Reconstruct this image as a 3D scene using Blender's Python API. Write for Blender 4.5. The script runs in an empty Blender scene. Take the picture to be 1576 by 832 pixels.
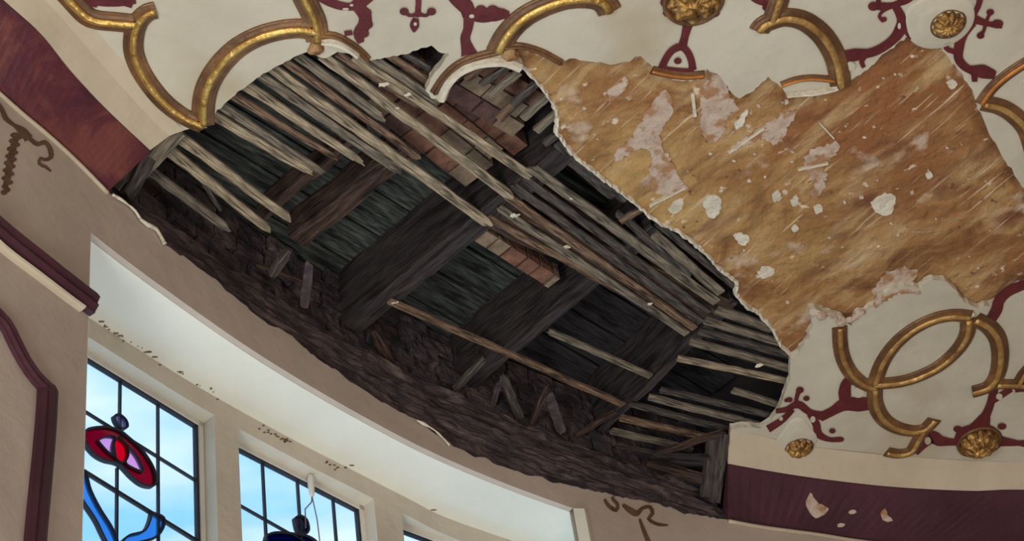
import bpy, bmesh, math, random
from mathutils import Vector, Matrix, noise
from mathutils.geometry import delaunay_2d_cdt
random.seed(7)
SC = bpy.context.scene
COL = SC.collection

# ------------------------------------------------------------------ camera, world, light, exposure
CAMZ = 1.6            # eye height
H = 3.8               # ceiling above the eye
ZC = CAMZ + H         # ceiling level 5.4 m
FPX = 3200.0          # focal length in pixels of the 1576x832 frame
def _frame():
    U = Vector((230 - 788, 416 + 2750, FPX)).normalized()
    F = Vector((0, 0, 1)); Fh = (F - U * U.dot(F)).normalized()
    X = Fh.cross(U)
    if X.x < 0: X = -X
    return X, Fh, U
AX, AY, AZ = _frame()
def ray(px, py):
    d = Vector((px - 788, 416 - py, FPX)).normalized()
    return Vector((AX.dot(d), AY.dot(d), AZ.dot(d)))
cam_d = bpy.data.cameras.new('camera')
cam = bpy.data.objects.new('camera', cam_d); COL.objects.link(cam)
right = Vector((AX.x, AY.x, AZ.x)); up = Vector((AX.y, AY.y, AZ.y)); fwd = Vector((AX.z, AY.z, AZ.z))
M = Matrix((right, up, -fwd)).transposed().to_4x4()
M.translation = Vector((0, 0, CAMZ)); cam.matrix_world = M
cam_d.sensor_width = 36; cam_d.lens = 36 * FPX / 1576; cam_d.clip_start = .05
SC.camera = cam
SC.view_settings.view_transform = 'Standard'; SC.view_settings.look = 'None'
SC.view_settings.gamma = 1; SC.view_settings.use_curve_mapping = False
SC.view_settings.exposure = 0.47

world = bpy.data.worlds.new('sky'); SC.world = world; world.use_nodes = True
nt = world.node_tree; nt.nodes.clear()
wo = nt.nodes.new('ShaderNodeOutputWorld'); bg = nt.nodes.new('ShaderNodeBackground')
tc = nt.nodes.new('ShaderNodeTexCoord'); mp = nt.nodes.new('ShaderNodeMapping'); mp.inputs['Scale'].default_value = (5, 5, 22)
mp.inputs['Rotation'].default_value = (.25, .2, 0)
ns = nt.nodes.new('ShaderNodeTexNoise'); ns.inputs['Scale'].default_value = 1.6; ns.inputs['Detail'].default_value = 5
cr = nt.nodes.new('ShaderNodeValToRGB')
cr.color_ramp.elements[0].position = .36; cr.color_ramp.elements[0].color = (.22, .54, .84, 1)
cr.color_ramp.elements[1].position = .68; cr.color_ramp.elements[1].color = (.74, .82, .88, 1)
nt.links.new(tc.outputs['Generated'], mp.inputs['Vector']); nt.links.new(mp.outputs[0], ns.inputs['Vector'])
nt.links.new(ns.outputs[0], cr.inputs[0]); nt.links.new(cr.outputs[0], bg.inputs[0])
bg.inputs[1].default_value = 1.05; nt.links.new(bg.outputs[0], wo.inputs[0])

def area(name, loc, target, size, energy, color):
    l = bpy.data.lights.new(name, 'AREA'); l.shape = 'RECTANGLE'; l.size, l.size_y = size
    l.energy = energy; l.color = color
    o = bpy.data.objects.new(name, l); COL.objects.link(o); o.location = loc
    o.rotation_euler = (Vector(target) - Vector(loc)).to_track_quat('-Z', 'Y').to_euler(); return o
area('room_fill_left', (-1.9, .2, 2.2), (.1, 3.9, ZC), (1.6, 1.4), 105, (1, .955, .86))  # unseen fill lamp added at the left to light the ceiling, no window there
area('room_fill_right', (2.0, -.6, 2.2), (.4, 3.9, ZC), (1.6, 1.4), 34, (1, .84, .74))  # weaker unseen fill added from the right, not a fixture of the room
area('bay_fill_up', (-.5, 3.3, 1.2), (-.35, 3.6, ZC), (1.6, 1.0), 44, (.97, 1, .96))  # added upward fill below the bay, stands in for floor bounce

# ------------------------------------------------------------------ projection helpers (a pixel + a real plane = a real point)
def P(px, py, dz=0.0):
    d = ray(px, py); t = (H + dz) / d.z
    return Vector((d.x * t, d.y * t, ZC + dz))
def hit(poly, px, py):
    d = ray(px, py)
    for a, b in zip(poly, poly[1:]):
        ex, ey = b[0] - a[0], b[1] - a[1]
        det = -d.x * ey + d.y * ex
        if abs(det) < 1e-9: continue
        t = (-a[0] * ey + a[1] * ex) / det
        s = (d.x * a[1] - d.y * a[0]) / det
        if t > 0 and -.002 <= s <= 1.002:
            return Vector((d.x * t, d.y * t, d.z * t + CAMZ))
    return None
def smooth_poly(pts, step=.02):
    pts = [Vector(p[:2]) for p in pts]; out = []
    n = len(pts)
    for i in range(n - 1):
        p0 = pts[max(i - 1, 0)]; p1 = pts[i]; p2 = pts[i + 1]; p3 = pts[min(i + 2, n - 1)]
        k = max(2, int((p2 - p1).length / step))
        for j in range(k):
            t = j / k
            out.append(.5 * ((2 * p1) + (p2 - p0) * t + (2 * p0 - 5 * p1 + 4 * p2 - p3) * t * t + (-p0 + 3 * p1 - 3 * p2 + p3) * t ** 3))
    out.append(pts[-1]); return out
def spline(pts, step=4.0):
    return [(v.x, v.y) for v in smooth_poly([Vector(p) for p in pts], step)]
def normals2(poly):
    out = []
    for i in range(len(poly)):
        a = poly[max(i - 1, 0)]; b = poly[min(i + 1, len(poly) - 1)]
        t = (b - a).normalized(); out.append(Vector((-t.y, t.x)))
    return out
def offset2(poly, d): return [p + n * d for p, n in zip(poly, normals2(poly))]
def interp(xs, ys, x):
    if x <= xs[0]: return ys[0]
    for i in range(len(xs) - 1):
        if x <= xs[i + 1]: return ys[i] + (ys[i + 1] - ys[i]) * (x - xs[i]) / (xs[i + 1] - xs[i])
    return ys[-1]

# ------------------------------------------------------------------ object helpers
def link(name, me, mat, parent=None, smooth=False):
    if isinstance(me, bmesh.types.BMesh):
        bm = me; me = bpy.data.meshes.new(name)
        bmesh.ops.recalc_face_normals(bm, faces=bm.faces) if getattr(bm, '_fix', True) and len(bm.faces) else None
        bm.to_mesh(me); bm.free()
    for m in (mat if isinstance(mat, (list, tuple)) else [mat]): me.materials.append(m)
    if smooth:
        for p in me.polygons: p.use_smooth = True
    o = bpy.data.objects.new(name, me); COL.objects.link(o)
    if parent:
        o.parent = parent
        o.matrix_parent_inverse = Matrix.Identity(4)
        w_ = Vector(parent.location)
        if parent.parent: w_ = w_ + Vector(parent.parent.location)
        o.location = -w_
    return o
def thing(name, loc, label, cat, group=None):
    o = bpy.data.objects.new(name, None); COL.objects.link(o); o.location = loc; o.empty_display_size = .02
    return tag(o, label, cat, group)
def tag(o, label, cat, group=None, kind=None):
    o['label'] = label; o['category'] = cat
    if group: o['group'] = group
    if kind: o['kind'] = kind
    return o
def structure(o, label, cat):
    o['kind'] = 'structure'; o['label'] = label; o['category'] = cat; return o
def recentre(o):
    """move a mesh object's origin to its own centre"""
    me = o.data; c = sum((v.co for v in me.vertices), Vector()) / max(1, len(me.vertices))
    me.transform(Matrix.Translation(-c)); o.location = o.location + c
    return o

# ------------------------------------------------------------------ materials
def mat(name, stops, scale=6, detail=6, rough=.8, metal=0, bump=.3, bscale=40, stretch=(1, 1, 1), dist=.02, distort=0, coords='Object', spec=.3):
    m = bpy.data.materials.new(name); m.use_nodes = True; t = m.node_tree; b = t.nodes['Principled BSDF']
    tc = t.nodes.new('ShaderNodeTexCoord'); mp = t.nodes.new('ShaderNodeMapping'); mp.inputs['Scale'].default_value = stretch
    n = t.nodes.new('ShaderNodeTexNoise'); n.inputs['Scale'].default_value = scale; n.inputs['Detail'].default_value = detail
    n.inputs['Roughness'].default_value = .65; n.inputs['Distortion'].default_value = distort
    r = t.nodes.new('ShaderNodeValToRGB')
    el = r.color_ramp.elements
    while len(el) < len(stops): el.new(.5)
    for e, (p, c) in zip(el, stops): e.position = p; e.color = (*c, 1)
    t.links.new(tc.outputs[coords], mp.inputs[0]); t.links.new(mp.outputs[0], n.inputs['Vector'])
    t.links.new(n.outputs[0], r.inputs[0]); t.links.new(r.outputs[0], b.inputs['Base Color'])
    b.inputs['Roughness'].default_value = rough; b.inputs['Metallic'].default_value = metal
    b.inputs['Specular IOR Level'].default_value = spec
    if bump:
        n2 = t.nodes.new('ShaderNodeTexNoise'); n2.inputs['Scale'].default_value = bscale; n2.inputs['Detail'].default_value = 4
        bp = t.nodes.new('ShaderNodeBump'); bp.inputs['Strength'].default_value = bump; bp.inputs['Distance'].default_value = dist
        t.links.new(mp.outputs[0], n2.inputs['Vector']); t.links.new(n2.outputs[0], bp.inputs['Height']); t.links.new(bp.outputs[0], b.inputs['Normal'])
    return m
def overlay(m, color, scale, lo, hi, stretch=(1, 1, 1), detail=4, seed=0.0, rot=0):
    """lay noise-masked patches of another colour over a material"""
    t = m.node_tree; b = t.nodes['Principled BSDF']; src = b.inputs['Base Color'].links[0].from_socket
    tc = t.nodes.new('ShaderNodeTexCoord'); mp = t.nodes.new('ShaderNodeMapping'); mp.inputs['Scale'].default_value = stretch
    mp.inputs['Location'].default_value = (seed, seed * 1.7, 0)
    rt = t.nodes.new('ShaderNodeMapping'); rt.inputs['Rotation'].default_value = (0, 0, rot)
    n = t.nodes.new('ShaderNodeTexNoise'); n.inputs['Scale'].default_value = scale; n.inputs['Detail'].default_value = detail
    r = t.nodes.new('ShaderNodeMapRange'); r.inputs['From Min'].default_value = lo; r.inputs['From Max'].default_value = hi
    mx = t.nodes.new('ShaderNodeMix'); mx.data_type = 'RGBA'
    t.links.new(tc.outputs['Object'], rt.inputs[0]); t.links.new(rt.outputs[0], mp.inputs[0]); t.links.new(mp.outputs[0], n.inputs['Vector']); t.links.new(n.outputs[0], r.inputs['Value'])
    t.links.new(r.outputs[0], mx.inputs[0]); t.links.new(src, mx.inputs[6]); mx.inputs[7].default_value = (*color, 1)
    t.links.new(mx.outputs[2], b.inputs['Base Color']); return m

m_cream = mat('cream painted plaster', [(.3, (.46, .43, .35)), (.55, (.545, .52, .43)), (.75, (.59, .565, .475))], 3, rough=.55, bump=.25, bscale=14)
overlay(m_cream, (.40, .33, .22), 2.3, .60, .80, seed=3)
m_cove = mat('cove plaster', [(.3, (.44, .38, .29)), (.7, (.56, .49, .38))], 4, rough=.6, bump=.25, bscale=12)
m_wall = mat('wall plaster', [(.3, (.41, .345, .30)), (.6, (.49, .42, .365)), (.8, (.53, .455, .40))], 4, rough=.75, bump=.12, bscale=18)
m_soffit = mat('white soffit paint', [(.3, (.66, .66, .59)), (.7, (.74, .74, .67))], 3, rough=.6, bump=.12, bscale=20)
m_reveal = mat('window wall paint', [(.3, (.50, .45, .37)), (.7, (.60, .55, .46))], 5, rough=.7, bump=.2, bscale=25)
m_white = mat('white window paint', [(.3, (.62, .60, .54)), (.7, (.74, .72, .66))], 6, rough=.5, bump=.1)
m_maroon = mat('maroon frieze paint', [(.36, (.06, .014, .026)), (.5, (.095, .022, .032)), (.62, (.15, .045, .040))], 7, rough=.5, bump=.25, stretch=(1, 1, 1), distort=.6, bscale=30)
m_purple = mat('plum frieze paint', [(.3, (.045, .015, .026)), (.7, (.08, .026, .042))], 5, rough=.6, bump=.2, bscale=30)
overlay(m_purple, (.30, .20, .20), 9, .72, .78, seed=5)
m_plumtrim = mat('plum moulding paint', [(.3, (.040, .012, .022)), (.7, (.066, .020, .032))], 5, rough=.55, bump=.15)
m_motif = mat('maroon strapwork paint', [(.3, (.075, .012, .016)), (.7, (.135, .022, .026))], 20, rough=.5, bump=.2)
m_gold = mat('gilding', [(.3, (.34, .18, .05)), (.5, (.66, .42, .12)), (.7, (.88, .64, .22))], 20, rough=.38, metal=.8, bump=.25, bscale=60, spec=.5)
m_dull = mat('dull old gilding', [(.35, (.10, .05, .02)), (.5, (.36, .20, .06)), (.68, (.70, .44, .15))], 34, rough=.42, metal=.75, bump=.4, bscale=90, spec=.5)
m_gold2 = mat('worn gilding', [(.3, (.28, .14, .05)), (.5, (.50, .30, .10)), (.7, (.72, .50, .20))], 20, rough=.45, metal=.65, bump=.3, bscale=60, spec=.5)
m_bronze = mat('bronze brown moulding paint', [(.3, (.08, .038, .018)), (.55, (.17, .085, .038)), (.75, (.34, .17, .06))], 12, rough=.42, metal=.35, bump=.2, spec=.5)
m_orange = mat('orange bole paint', [(.3, (.35, .12, .03)), (.7, (.62, .26, .06))], 14, rough=.45, metal=.3, bump=.2)
m_lip = mat('bare broken plaster', [(.3, (.50, .46, .36)), (.7, (.74, .70, .60))], 12, rough=.9, bump=.5, bscale=50)
m_brown = mat('stained scratch coat', [(.32, (.15, .065, .027)), (.43, (.25, .12, .046)), (.52, (.34, .185, .075)), (.61, (.42, .26, .12)), (.72, (.54, .42, .27))], 4.5, detail=12, rough=.9, bump=.8, bscale=28, distort=1.6)
overlay(m_brown, (.47, .31, .12), 1.6, .54, .70, detail=3, seed=8)
overlay(m_brown, (.27, .115, .045), 2.2, .49, .62, detail=8, seed=1)
overlay(m_brown, (.17, .065, .035), 6, .57, .72, detail=9, seed=9)
overlay(m_brown, (.50, .38, .29), 7, .62, .68, detail=9, seed=2)
overlay(m_brown, (.50, .35, .18), 9, .54, .74, stretch=(.45, 1.8, 1), detail=10, seed=6, rot=.70)
overlay(m_brown, (.16, .07, .035), 9, .58, .76, stretch=(.45, 1.6, 1), detail=10, seed=16, rot=.55)
overlay(m_brown, (.62, .50, .34), 30, .63, .73, stretch=(.2, 3, 1), detail=6, seed=26, rot=.75)
overlay(m_brown, (.66, .56, .43), 24, .66, .71, detail=7, seed=4)
overlay(m_brown, (.12, .05, .03), 34, .68, .76, detail=5, seed=14)
m_pink = mat('pinkish plaster residue', [(.3, (.38, .26, .19)), (.5, (.50, .39, .32)), (.7, (.58, .50, .42))], 22, rough=.9, bump=.5)
overlay(m_pink, (.36, .20, .10), 22, .52, .60, detail=8, seed=3)
def wood(name, a, b, c, **k):
    m = mat(name, [(.32, a), (.52, b), (.72, c)], 5, detail=8, rough=.85, bump=.6, bscale=9, stretch=(2.2, 22, 22), distort=.3, dist=.008, **k)
    overlay(m, tuple(x * .35 for x in a), 9, .50, .66, stretch=(1, 6, 6), detail=8, seed=len(name))
    overlay(m, tuple(x * .45 for x in a), 40, .53, .66, stretch=(.35, 5, 5), detail=6, seed=len(name) + 7)
    overlay(m, tuple(min(1, x * 1.15) for x in c), 26, .66, .80, stretch=(.5, 3, 3), detail=6, seed=len(name) + 3)
    return m
m_lath = [wood('pale weathered lath', (.15, .12, .085), (.34, .28, .195), (.62, .53, .38)),
          wood('grey weathered lath', (.08, .07, .06), (.20, .17, .13), (.36, .31, .24)),
          wood('brown weathered lath', (.07, .045, .03), (.19, .12, .08), (.34, .25, .17)),
          wood('dark sooty lath', (.03, .028, .03), (.085, .072, .065), (.17, .145, .125))]
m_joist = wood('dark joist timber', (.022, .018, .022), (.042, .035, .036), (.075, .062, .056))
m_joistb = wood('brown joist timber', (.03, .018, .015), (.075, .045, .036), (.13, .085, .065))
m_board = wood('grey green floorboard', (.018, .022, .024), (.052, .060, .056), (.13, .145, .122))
m_board2 = wood('sooty floorboard', (.012, .012, .018), (.028, .025, .030), (.06, .05, .05))  # darker board copy; shade of the void's right side put into the colour
m_plate = mat('rough charred plate timber', [(.3, (.022, .018, .026)), (.48, (.07, .054, .064)), (.62, (.15, .115, .115)), (.78, (.28, .22, .19))], 9, detail=9, rough=.95, bump=1, bscale=14, stretch=(1, 1, 4), distort=1, dist=.02)
m_brick = [mat('red brick', [(.3, (.10, .045, .033)), (.7, (.22, .115, .08))], 30, rough=.95, bump=.5),
           mat('dusty brick', [(.3, (.14, .10, .07)), (.7, (.26, .20, .145))], 30, rough=.95, bump=.5),
           mat('purple brick', [(.3, (.06, .035, .035)), (.7, (.14, .08, .075))], 30, rough=.95, bump=.5),
           mat('dark mortar', [(.3, (.03, .025, .025)), (.7, (.06, .05, .05))], 20, rough=1)]
m_sooty = mat('sooty brick', [(.3, (.024, .020, .028)), (.5, (.07, .056, .066)), (.72, (.16, .125, .12))], 16, rough=1, bump=.9)
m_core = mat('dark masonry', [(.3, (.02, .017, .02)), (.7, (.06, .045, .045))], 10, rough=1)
m_lead = mat('lead came', [(.3, (.01, .012, .018)), (.7, (.025, .028, .04))], 20, rough=.6, bump=0)
m_stain = mat('damp stain', [(.3, (.10, .06, .04)), (.7, (.24, .17, .12))], 30, rough=.9, bump=0)
m_scroll = mat('brown stencil paint', [(.3, (.08, .045, .028)), (.7, (.17, .10, .065))], 30, rough=.8, bump=0)
m_cord = mat('grey cord', [(.3, (.12, .11, .11)), (.7, (.2, .19, .18))], 30, rough=.8, bump=0)
m_floor = mat('floor boards of the room', [(.3, (.30, .22, .15)), (.7, (.42, .32, .22))], 4, rough=.6, stretch=(1, 8, 1))
def glass(name, tint, mixf, tex=None):
    m = bpy.data.materials.new(name); m.use_nodes = True; t = m.node_tree; t.nodes.clear()
    o = t.nodes.new('ShaderNodeOutputMaterial'); mix = t.nodes.new('ShaderNodeMixShader'); tr = t.nodes.new('ShaderNodeBsdfTransparent')
    tl = t.nodes.new('ShaderNodeBsdfTranslucent'); gl = t.nodes.new('ShaderNodeBsdfGlossy'); gl.inputs['Roughness'].default_value = .08
    mix2 = t.nodes.new('ShaderNodeMixShader'); mix2.inputs[0].default_value = .03
    tr.inputs[0].default_value = (*tint, 1); tl.inputs[0].default_value = (*tint, 1); mix.inputs[0].default_value = mixf
    t.links.new(tr.outputs[0], mix.inputs[1]); t.links.new(tl.outputs[0], mix.inputs[2])
    t.links.new(mix.outputs[0], mix2.inputs[1]); t.links.new(gl.outputs[0], mix2.inputs[2]); t.links.new(mix2.outputs[0], o.inputs[0])
    return m
g_clear = glass('clear leaded glass', (.93, .97, 1), .08)
g_crimson = glass('crimson glass', (.55, .03, .12), .15)
g_red = glass('bright red glass', (1, .02, .12), .15)
g_pink = glass('pink glass', (1, .60, .85), .1)
g_blue = glass('mid blue glass', (.28, .55, .88), .15)
g_navy = glass('navy glass', (.012, .03, .16), .4)
g_grey = glass('smoky mauve glass', (.45, .40, .60), .3)

# ------------------------------------------------------------------ plans of the bay wall and the window wall
W0 = [(-2.1, .9), (-1.5, 2.0), (-1.04, 2.86), (-.91, 3.12), (-.8, 3.32), (-.63, 3.6), (-.43, 3.88), (-.23, 4.12), (.05, 4.39), (.49, 4.76), (.89, 5.04), (1.4, 5.3), (2.2, 5.6), (3.0, 5.8)]
WALL = smooth_poly(W0)
ZO = -.35              # underside of the bay opening, below the ceiling
JL, JR = Vector((-.911, 3.117)), Vector((.05, 4.39))
V0 = [P(x, y, ZO).xy for x, y in [(128, 483), (206, 533), (317, 602), (451, 676), (531, 717), (625, 765), (700, 801), (880, 862)]]
V0 = [V0[0] + (V0[0] - V0[1]) * .9] + V0 + [V0[-1] + (V0[-1] - V0[-2]) * .45]
VW = smooth_poly(V0)
def arclen(poly):
    s = [0]
    for a, b in zip(poly, poly[1:]): s.append(s[-1] + (b - a).length)
    return s
def point_at(poly, S, s):
    s = min(max(s, 0), S[-1])
    for i in range(len(S) - 1):
        if s <= S[i + 1] + 1e-9:
            t = (s - S[i]) / (S[i + 1] - S[i]); return poly[i].lerp(poly[i + 1], t)
    return poly[-1]
def s_of(poly, S, p):
    best = (9, 0)
    for i in range(len(poly) - 1):
        a, b = poly[i], poly[i + 1]; e = b - a; t = max(0, min(1, (Vector(p[:2]) - a).dot(e) / e.length_squared))
        d = (a + e * t - Vector(p[:2])).length
        if d < best[0]: best = (d, S[i] + t * e.length)
    return best[1]
SW = arclen(WALL); SV = arclen(VW)
sJL, sJR = s_of(WALL, SW, JL), s_of(WALL, SW, JR)

# broken top edge of the wall plaster along the hole, and the frieze bottom outside it
HOLE_LOW = [(165, 296), (180, 305), (205, 322), (215, 338), (240, 352), (252, 374), (290, 400), (330, 430), (368, 462), (400, 490), (440, 510), (480, 545), (520, 572), (560, 600), (600, 625), (650, 650), (690, 682), (730, 700), (770, 716), (830, 735), (900, 752), (960, 765), (1000, 772), (1060, 790), (1120, 800)]
BAND_L = [(-330, -170), (-200, -45), (0, 144), (72, 206), (119, 249), (165, 296)]
BAND_R = [(1120, 800), (1176, 810), (1260, 821), (1331, 832), (1500, 850), (1576, 857), (1900, 890)]
top_pts = []
for x, y in BAND_L[:-1] + HOLE_LOW + BAND_R[1:]:
    h = hit(WALL, x, y)
    if h: top_pts.append((s_of(WALL, SW, h), h.z))
top_pts.sort(); TS = [a for a, b in top_pts]; TZ = [b for a, b in top_pts]
sHL = s_of(WALL, SW, hit(WALL, 165, 296)); sHR = s_of(WALL, SW, hit(WALL, 1120, 800))

# plaster face of the wall, with the wide bay opening under it
def build_wall():
    bm = bmesh.new(); th = .016
    ss = sorted(set([i * .012 for i in range(int(SW[-1] / .012))] + [sJL, sJR, SW[-1]]))
    for a, b in zip(ss, ss[1:]):
        if b - a < 1e-5: continue
        mid = (a + b) / 2; opened = sJL < mid < sJR
        def tz(s):
            z = interp(TS, TZ, s)
            if sHL < s < sHR: z += .012 * noise.noise(Vector((s * 22, 0, 0))) + .006 * noise.noise(Vector((s * 70, 3, 0)))
            return z
        pa, pb = point_at(WALL, SW, a), point_at(WALL, SW, b)
        n = Vector((-(pb - pa).y, (pb - pa).x)).normalized() * th
        z0 = ZC + ZO if opened else 0
        f = [bm.verts.new((p.x, p.y, z)) for p, z in ((pa, z0), (pb, z0), (pb, tz(b)), (pa, tz(a)))]
        k = [bm.verts.new((p.x + n.x, p.y + n.y, z)) for p, z in ((pa, z0), (pb, z0), (pb, tz(b)), (pa, tz(a)))]
        bm.faces.new(f[::-1]); bm.faces.new(k)
        bm.faces.new((f[3], f[2], k[2], k[3])); bm.faces.new((f[0], k[0], k[1], f[1]))
        if opened:  # wall below the sill
            g = [bm.verts.new((p.x, p.y, z)) for p, z in ((pa, 0), (pb, 0), (pb, 2.9), (pa, 2.9))]; bm.faces.new(g[::-1])
    bmesh.ops.remove_doubles(bm, verts=bm.verts, dist=1e-5)
    return bm
wall = structure(link('wall_bay', build_wall(), m_wall), 'pinkish beige plaster wall curving round the bay below the frieze', 'wall')

def strip(poly, lo, hi, off, rough=0.0, step=.015, sa=None, sb=None, seed=0, jag=0):
    """a vertical curved band of solid timber or masonry standing off the wall line"""
    bm = bmesh.new(); S = arclen(poly); sa = S[0] if sa is None else sa; sb = S[-1] if sb is None else sb
    n = int((sb - sa) / step); rows = max(2, int((hi - lo) / step)) if rough else 1
    grid = []
    for i in range(n + 1):
        s = sa + (sb - sa) * i / n; p = point_at(poly, S, s); q = point_at(poly, S, min(s + .01, S[-1])); q0 = point_at(poly, S, max(s - .01, 0))
        t = (q - q0).normalized(); nn = Vector((-t.y, t.x)); colv = []
        for j in range(rows + 1):
            z = lo + (hi - lo) * j / rows
            if jag and j in (0, rows): z += jag * noise.noise(Vector((s * 14, j, seed)))
            d = off + (rough * (noise.noise(Vector((s * 9, z * 40, seed))) + .5 * noise.noise(Vector((s * 40, z * 70, seed + 5)))) if rough else 0)
            colv.append(bm.verts.new((p.x + nn.x * d, p.y + nn.y * d, ZC + z)))
        for d, z in ((off + .06, hi), (off + .06, lo)):
            colv.append(bm.verts.new((p.x + nn.x * d, p.y + nn.y * d, ZC + z)))
        grid.append(colv)
    m = len(grid[0])
    for a, b in zip(grid, grid[1:]):
        for j in range(m):
            k = (j + 1) % m; bm.faces.new((a[j], b[j], b[k], a[k]))
    bm.faces.new(grid[0]); bm.faces.new(grid[-1][::-1])
    return bm
structure(link('wall_masonry', strip(WALL, -.325, .30, .14), m_core), 'dark masonry of the outer wall seen deep inside the hole', 'wall')

# soffit of the bay opening
def soffit():
    bm = bmesh.new(); n = 90; sv0, sv1 = 0, SV[-1]; WI = offset2(WALL, .017); SI = arclen(WI); i0, i1 = s_of(WI, SI, JL), s_of(WI, SI, JR)
    ra = []; 
    for i in range(n + 1):
        t = i / n; a = point_at(WI, SI, i0 + (i1 - i0) * t); b = point_at(VW, SV, sv0 + (sv1 - sv0) * t)
        ra.append([bm.verts.new((a.x, a.y, ZC + ZO)), bm.verts.new((b.x, b.y, ZC + ZO)), bm.verts.new((b.x, b.y, ZC + ZO + .012)), bm.verts.new((a.x, a.y, ZC + ZO + .012))])
    for a, b in zip(ra, ra[1:]):
        for j in range(4): bm.faces.new((a[j], b[j], b[(j + 1) % 4], a[(j + 1) % 4]))
    return bm
structure(link('ceiling_bay_soffit', soffit(), m_soffit), 'smooth white curved soffit over the leaded windows', 'soffit')
def jamb(p, q, n):
    bm = bmesh.new()
    v = [bm.verts.new((x.x, x.y, z)) for x, z in ((p, 2.9), (q, 2.9), (q, ZC + ZO), (p, ZC + ZO))]
    w = [bm.verts.new((x.x + n.x, x.y + n.y, z)) for x, z in ((p, 2.9), (q, 2.9), (q, ZC + ZO), (p, ZC + ZO))]
    bm.faces.new(v); bm.faces.new(w[::-1])
    for j in range(4): bm.faces.new((v[j], v[(j + 1) % 4], w[(j + 1) % 4], w[j]))
    return bm
structure(link('wall_jamb_left', jamb(JL, VW[0], Vector((-.03, -.02))), m_reveal), 'beige side reveal at the left of the bay', 'wall')
structure(link('wall_jamb_right', jamb(JR, VW[-1], Vector((.03, .01))), m_soffit), 'white side reveal at the right of the bay', 'wall')

# window wall behind: header and piers, with three deep openings
ZH = -.412; ZB = -2.3
def vs(px, py): return s_of(VW, SV, hit(VW, px, py))
op1 = (max(.03, vs(128, 525) - .18), vs(330, 640)); op2 = (vs(366, 655), vs(575, 765)); op3 = (vs(617, 783), SV[-1] - .05)
OPS = [op1, op2, op3]
def window_wall():
    bm = bmesh.new(); th = .056
    br = sorted(set([0, SV[-1]] + [x for o in OPS for x in o] + [i * .02 for i in range(int(SV[-1] / .02))]))
    br = [b for i, b in enumerate(br) if i == 0 or b - br[i - 1] > 1e-4]
    zs = [ZB - .3, ZB, ZH, ZO]
    def fill(i, j):
        if i < 0 or j < 0 or i >= len(br) - 1 or j >= 3: return False
        m = (br[i] + br[i + 1]) / 2
        return not (j == 1 and any(a < m < b for a, b in OPS))
    off = {}
    def pt(i, j, k):
        s = br[i]; p = point_at(VW, SV, s); q = point_at(VW, SV, s + .01) - point_at(VW, SV, s - .01); n = Vector((-q.y, q.x)).normalized()
        key = (i, j, k)
        if key not in off: off[key] = bm.verts.new((p.x + n.x * th * k, p.y + n.y * th * k, ZC + zs[j]))
        return off[key]
    for i in range(len(br) - 1):
        for j in range(3):
            if not fill(i, j): continue
            for k in (0, 1): bm.faces.new((pt(i, j, k), pt(i + 1, j, k), pt(i + 1, j + 1, k), pt(i, j + 1, k)))
            if not fill(i - 1, j): bm.faces.new((pt(i, j, 0), pt(i, j, 1), pt(i, j + 1, 1), pt(i, j + 1, 0)))
            if not fill(i + 1, j): bm.faces.new((pt(i + 1, j, 0), pt(i + 1, j, 1), pt(i + 1, j + 1, 1), pt(i + 1, j + 1, 0)))
            if not fill(i, j - 1): bm.faces.new((pt(i, j, 0), pt(i, j, 1), pt(i + 1, j, 1), pt(i + 1, j, 0)))
            if not fill(i, j + 1): bm.faces.new((pt(i, j + 1, 0), pt(i, j + 1, 1), pt(i + 1, j + 1, 1), pt(i + 1, j + 1, 0)))
    return bm
structure(link('wall_windows', window_wall(), m_reveal), 'cream painted piers and head of the curved window wall', 'wall')

class Win:
    def __init__(s, op, set_back=.05):
        a, b = point_at(VW, SV, op[0]), point_at(VW, SV, op[1]); t = (b - a).normalized(); n = Vector((-t.y, t.x))
        s.a, s.b, s.t, s.n = a + n * set_back, b + n * set_back, t, n; s.w = (b - a).length
    def hit(s, px, py):
        d = ray(px, py); k = s.a.dot(s.n) / (d.x * s.n.x + d.y * s.n.y); p = Vector((d.x * k, d.y * k, d.z * k + CAMZ))
        return (Vector((p.x, p.y)) - s.a).dot(s.t), p.z
    def at(s, u, z, o=0):
        p = s.a + s.t * u + s.n * o; return Vector((p.x, p.y, z))
    def box(s, bm, u0, u1, z0, z1, o0, o1):
        v = [bm.verts.new(s.at(u, z, o)) for o in (o0, o1) for u, z in ((u0, z0), (u1, z0), (u1, z1), (u0, z1))]
        bm.faces.new(v[:4]); bm.faces.new(v[4:][::-1])
        for j in range(4): bm.faces.new((v[j], v[(j + 1) % 4], v[4 + (j + 1) % 4], v[4 + j]))
    def bar(s, bm, pts, w, o0=-.004, o1=.004):
        """strip of lead through (u,z) points"""
        pts = [Vector(p) for p in pts]; nn = []
        for i in range(len(pts)):
            a = pts[max(0, i - 1)]; b = pts[min(len(pts) - 1, i + 1)]; t = (b - a).normalized(); nn.append(Vector((-t.y, t.x)) * w * .38)
        rows = [[bm.verts.new(s.at(*(p + k * n), o)) for k, o in ((1, o0), (1, o1), (-1, o1), (-1, o0))] for p, n in zip(pts, nn)]
        for a, b in zip(rows, rows[1:]):
            for j in range(4): bm.faces.new((a[j], b[j], b[(j + 1) % 4], a[(j + 1) % 4]))
        bm.faces.new(rows[0]); bm.faces.new(rows[-1][::-1])
    def poly(s, pts, o=-.003, th=.003):
        bm = bmesh.new(); f = [bm.verts.new(s.at(u, z, o)) for u, z in pts]; k = [bm.verts.new(s.at(u, z, o + th)) for u, z in pts]
        bm.faces.new(f); bm.faces.new(k[::-1])
        for j in range(len(f)): bm.faces.new((f[j], f[(j + 1) % len(f)], k[(j + 1) % len(f)], k[j]))
        return bm
ZT = ZC + ZH - .012; ZBT = ZC + ZB
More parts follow.
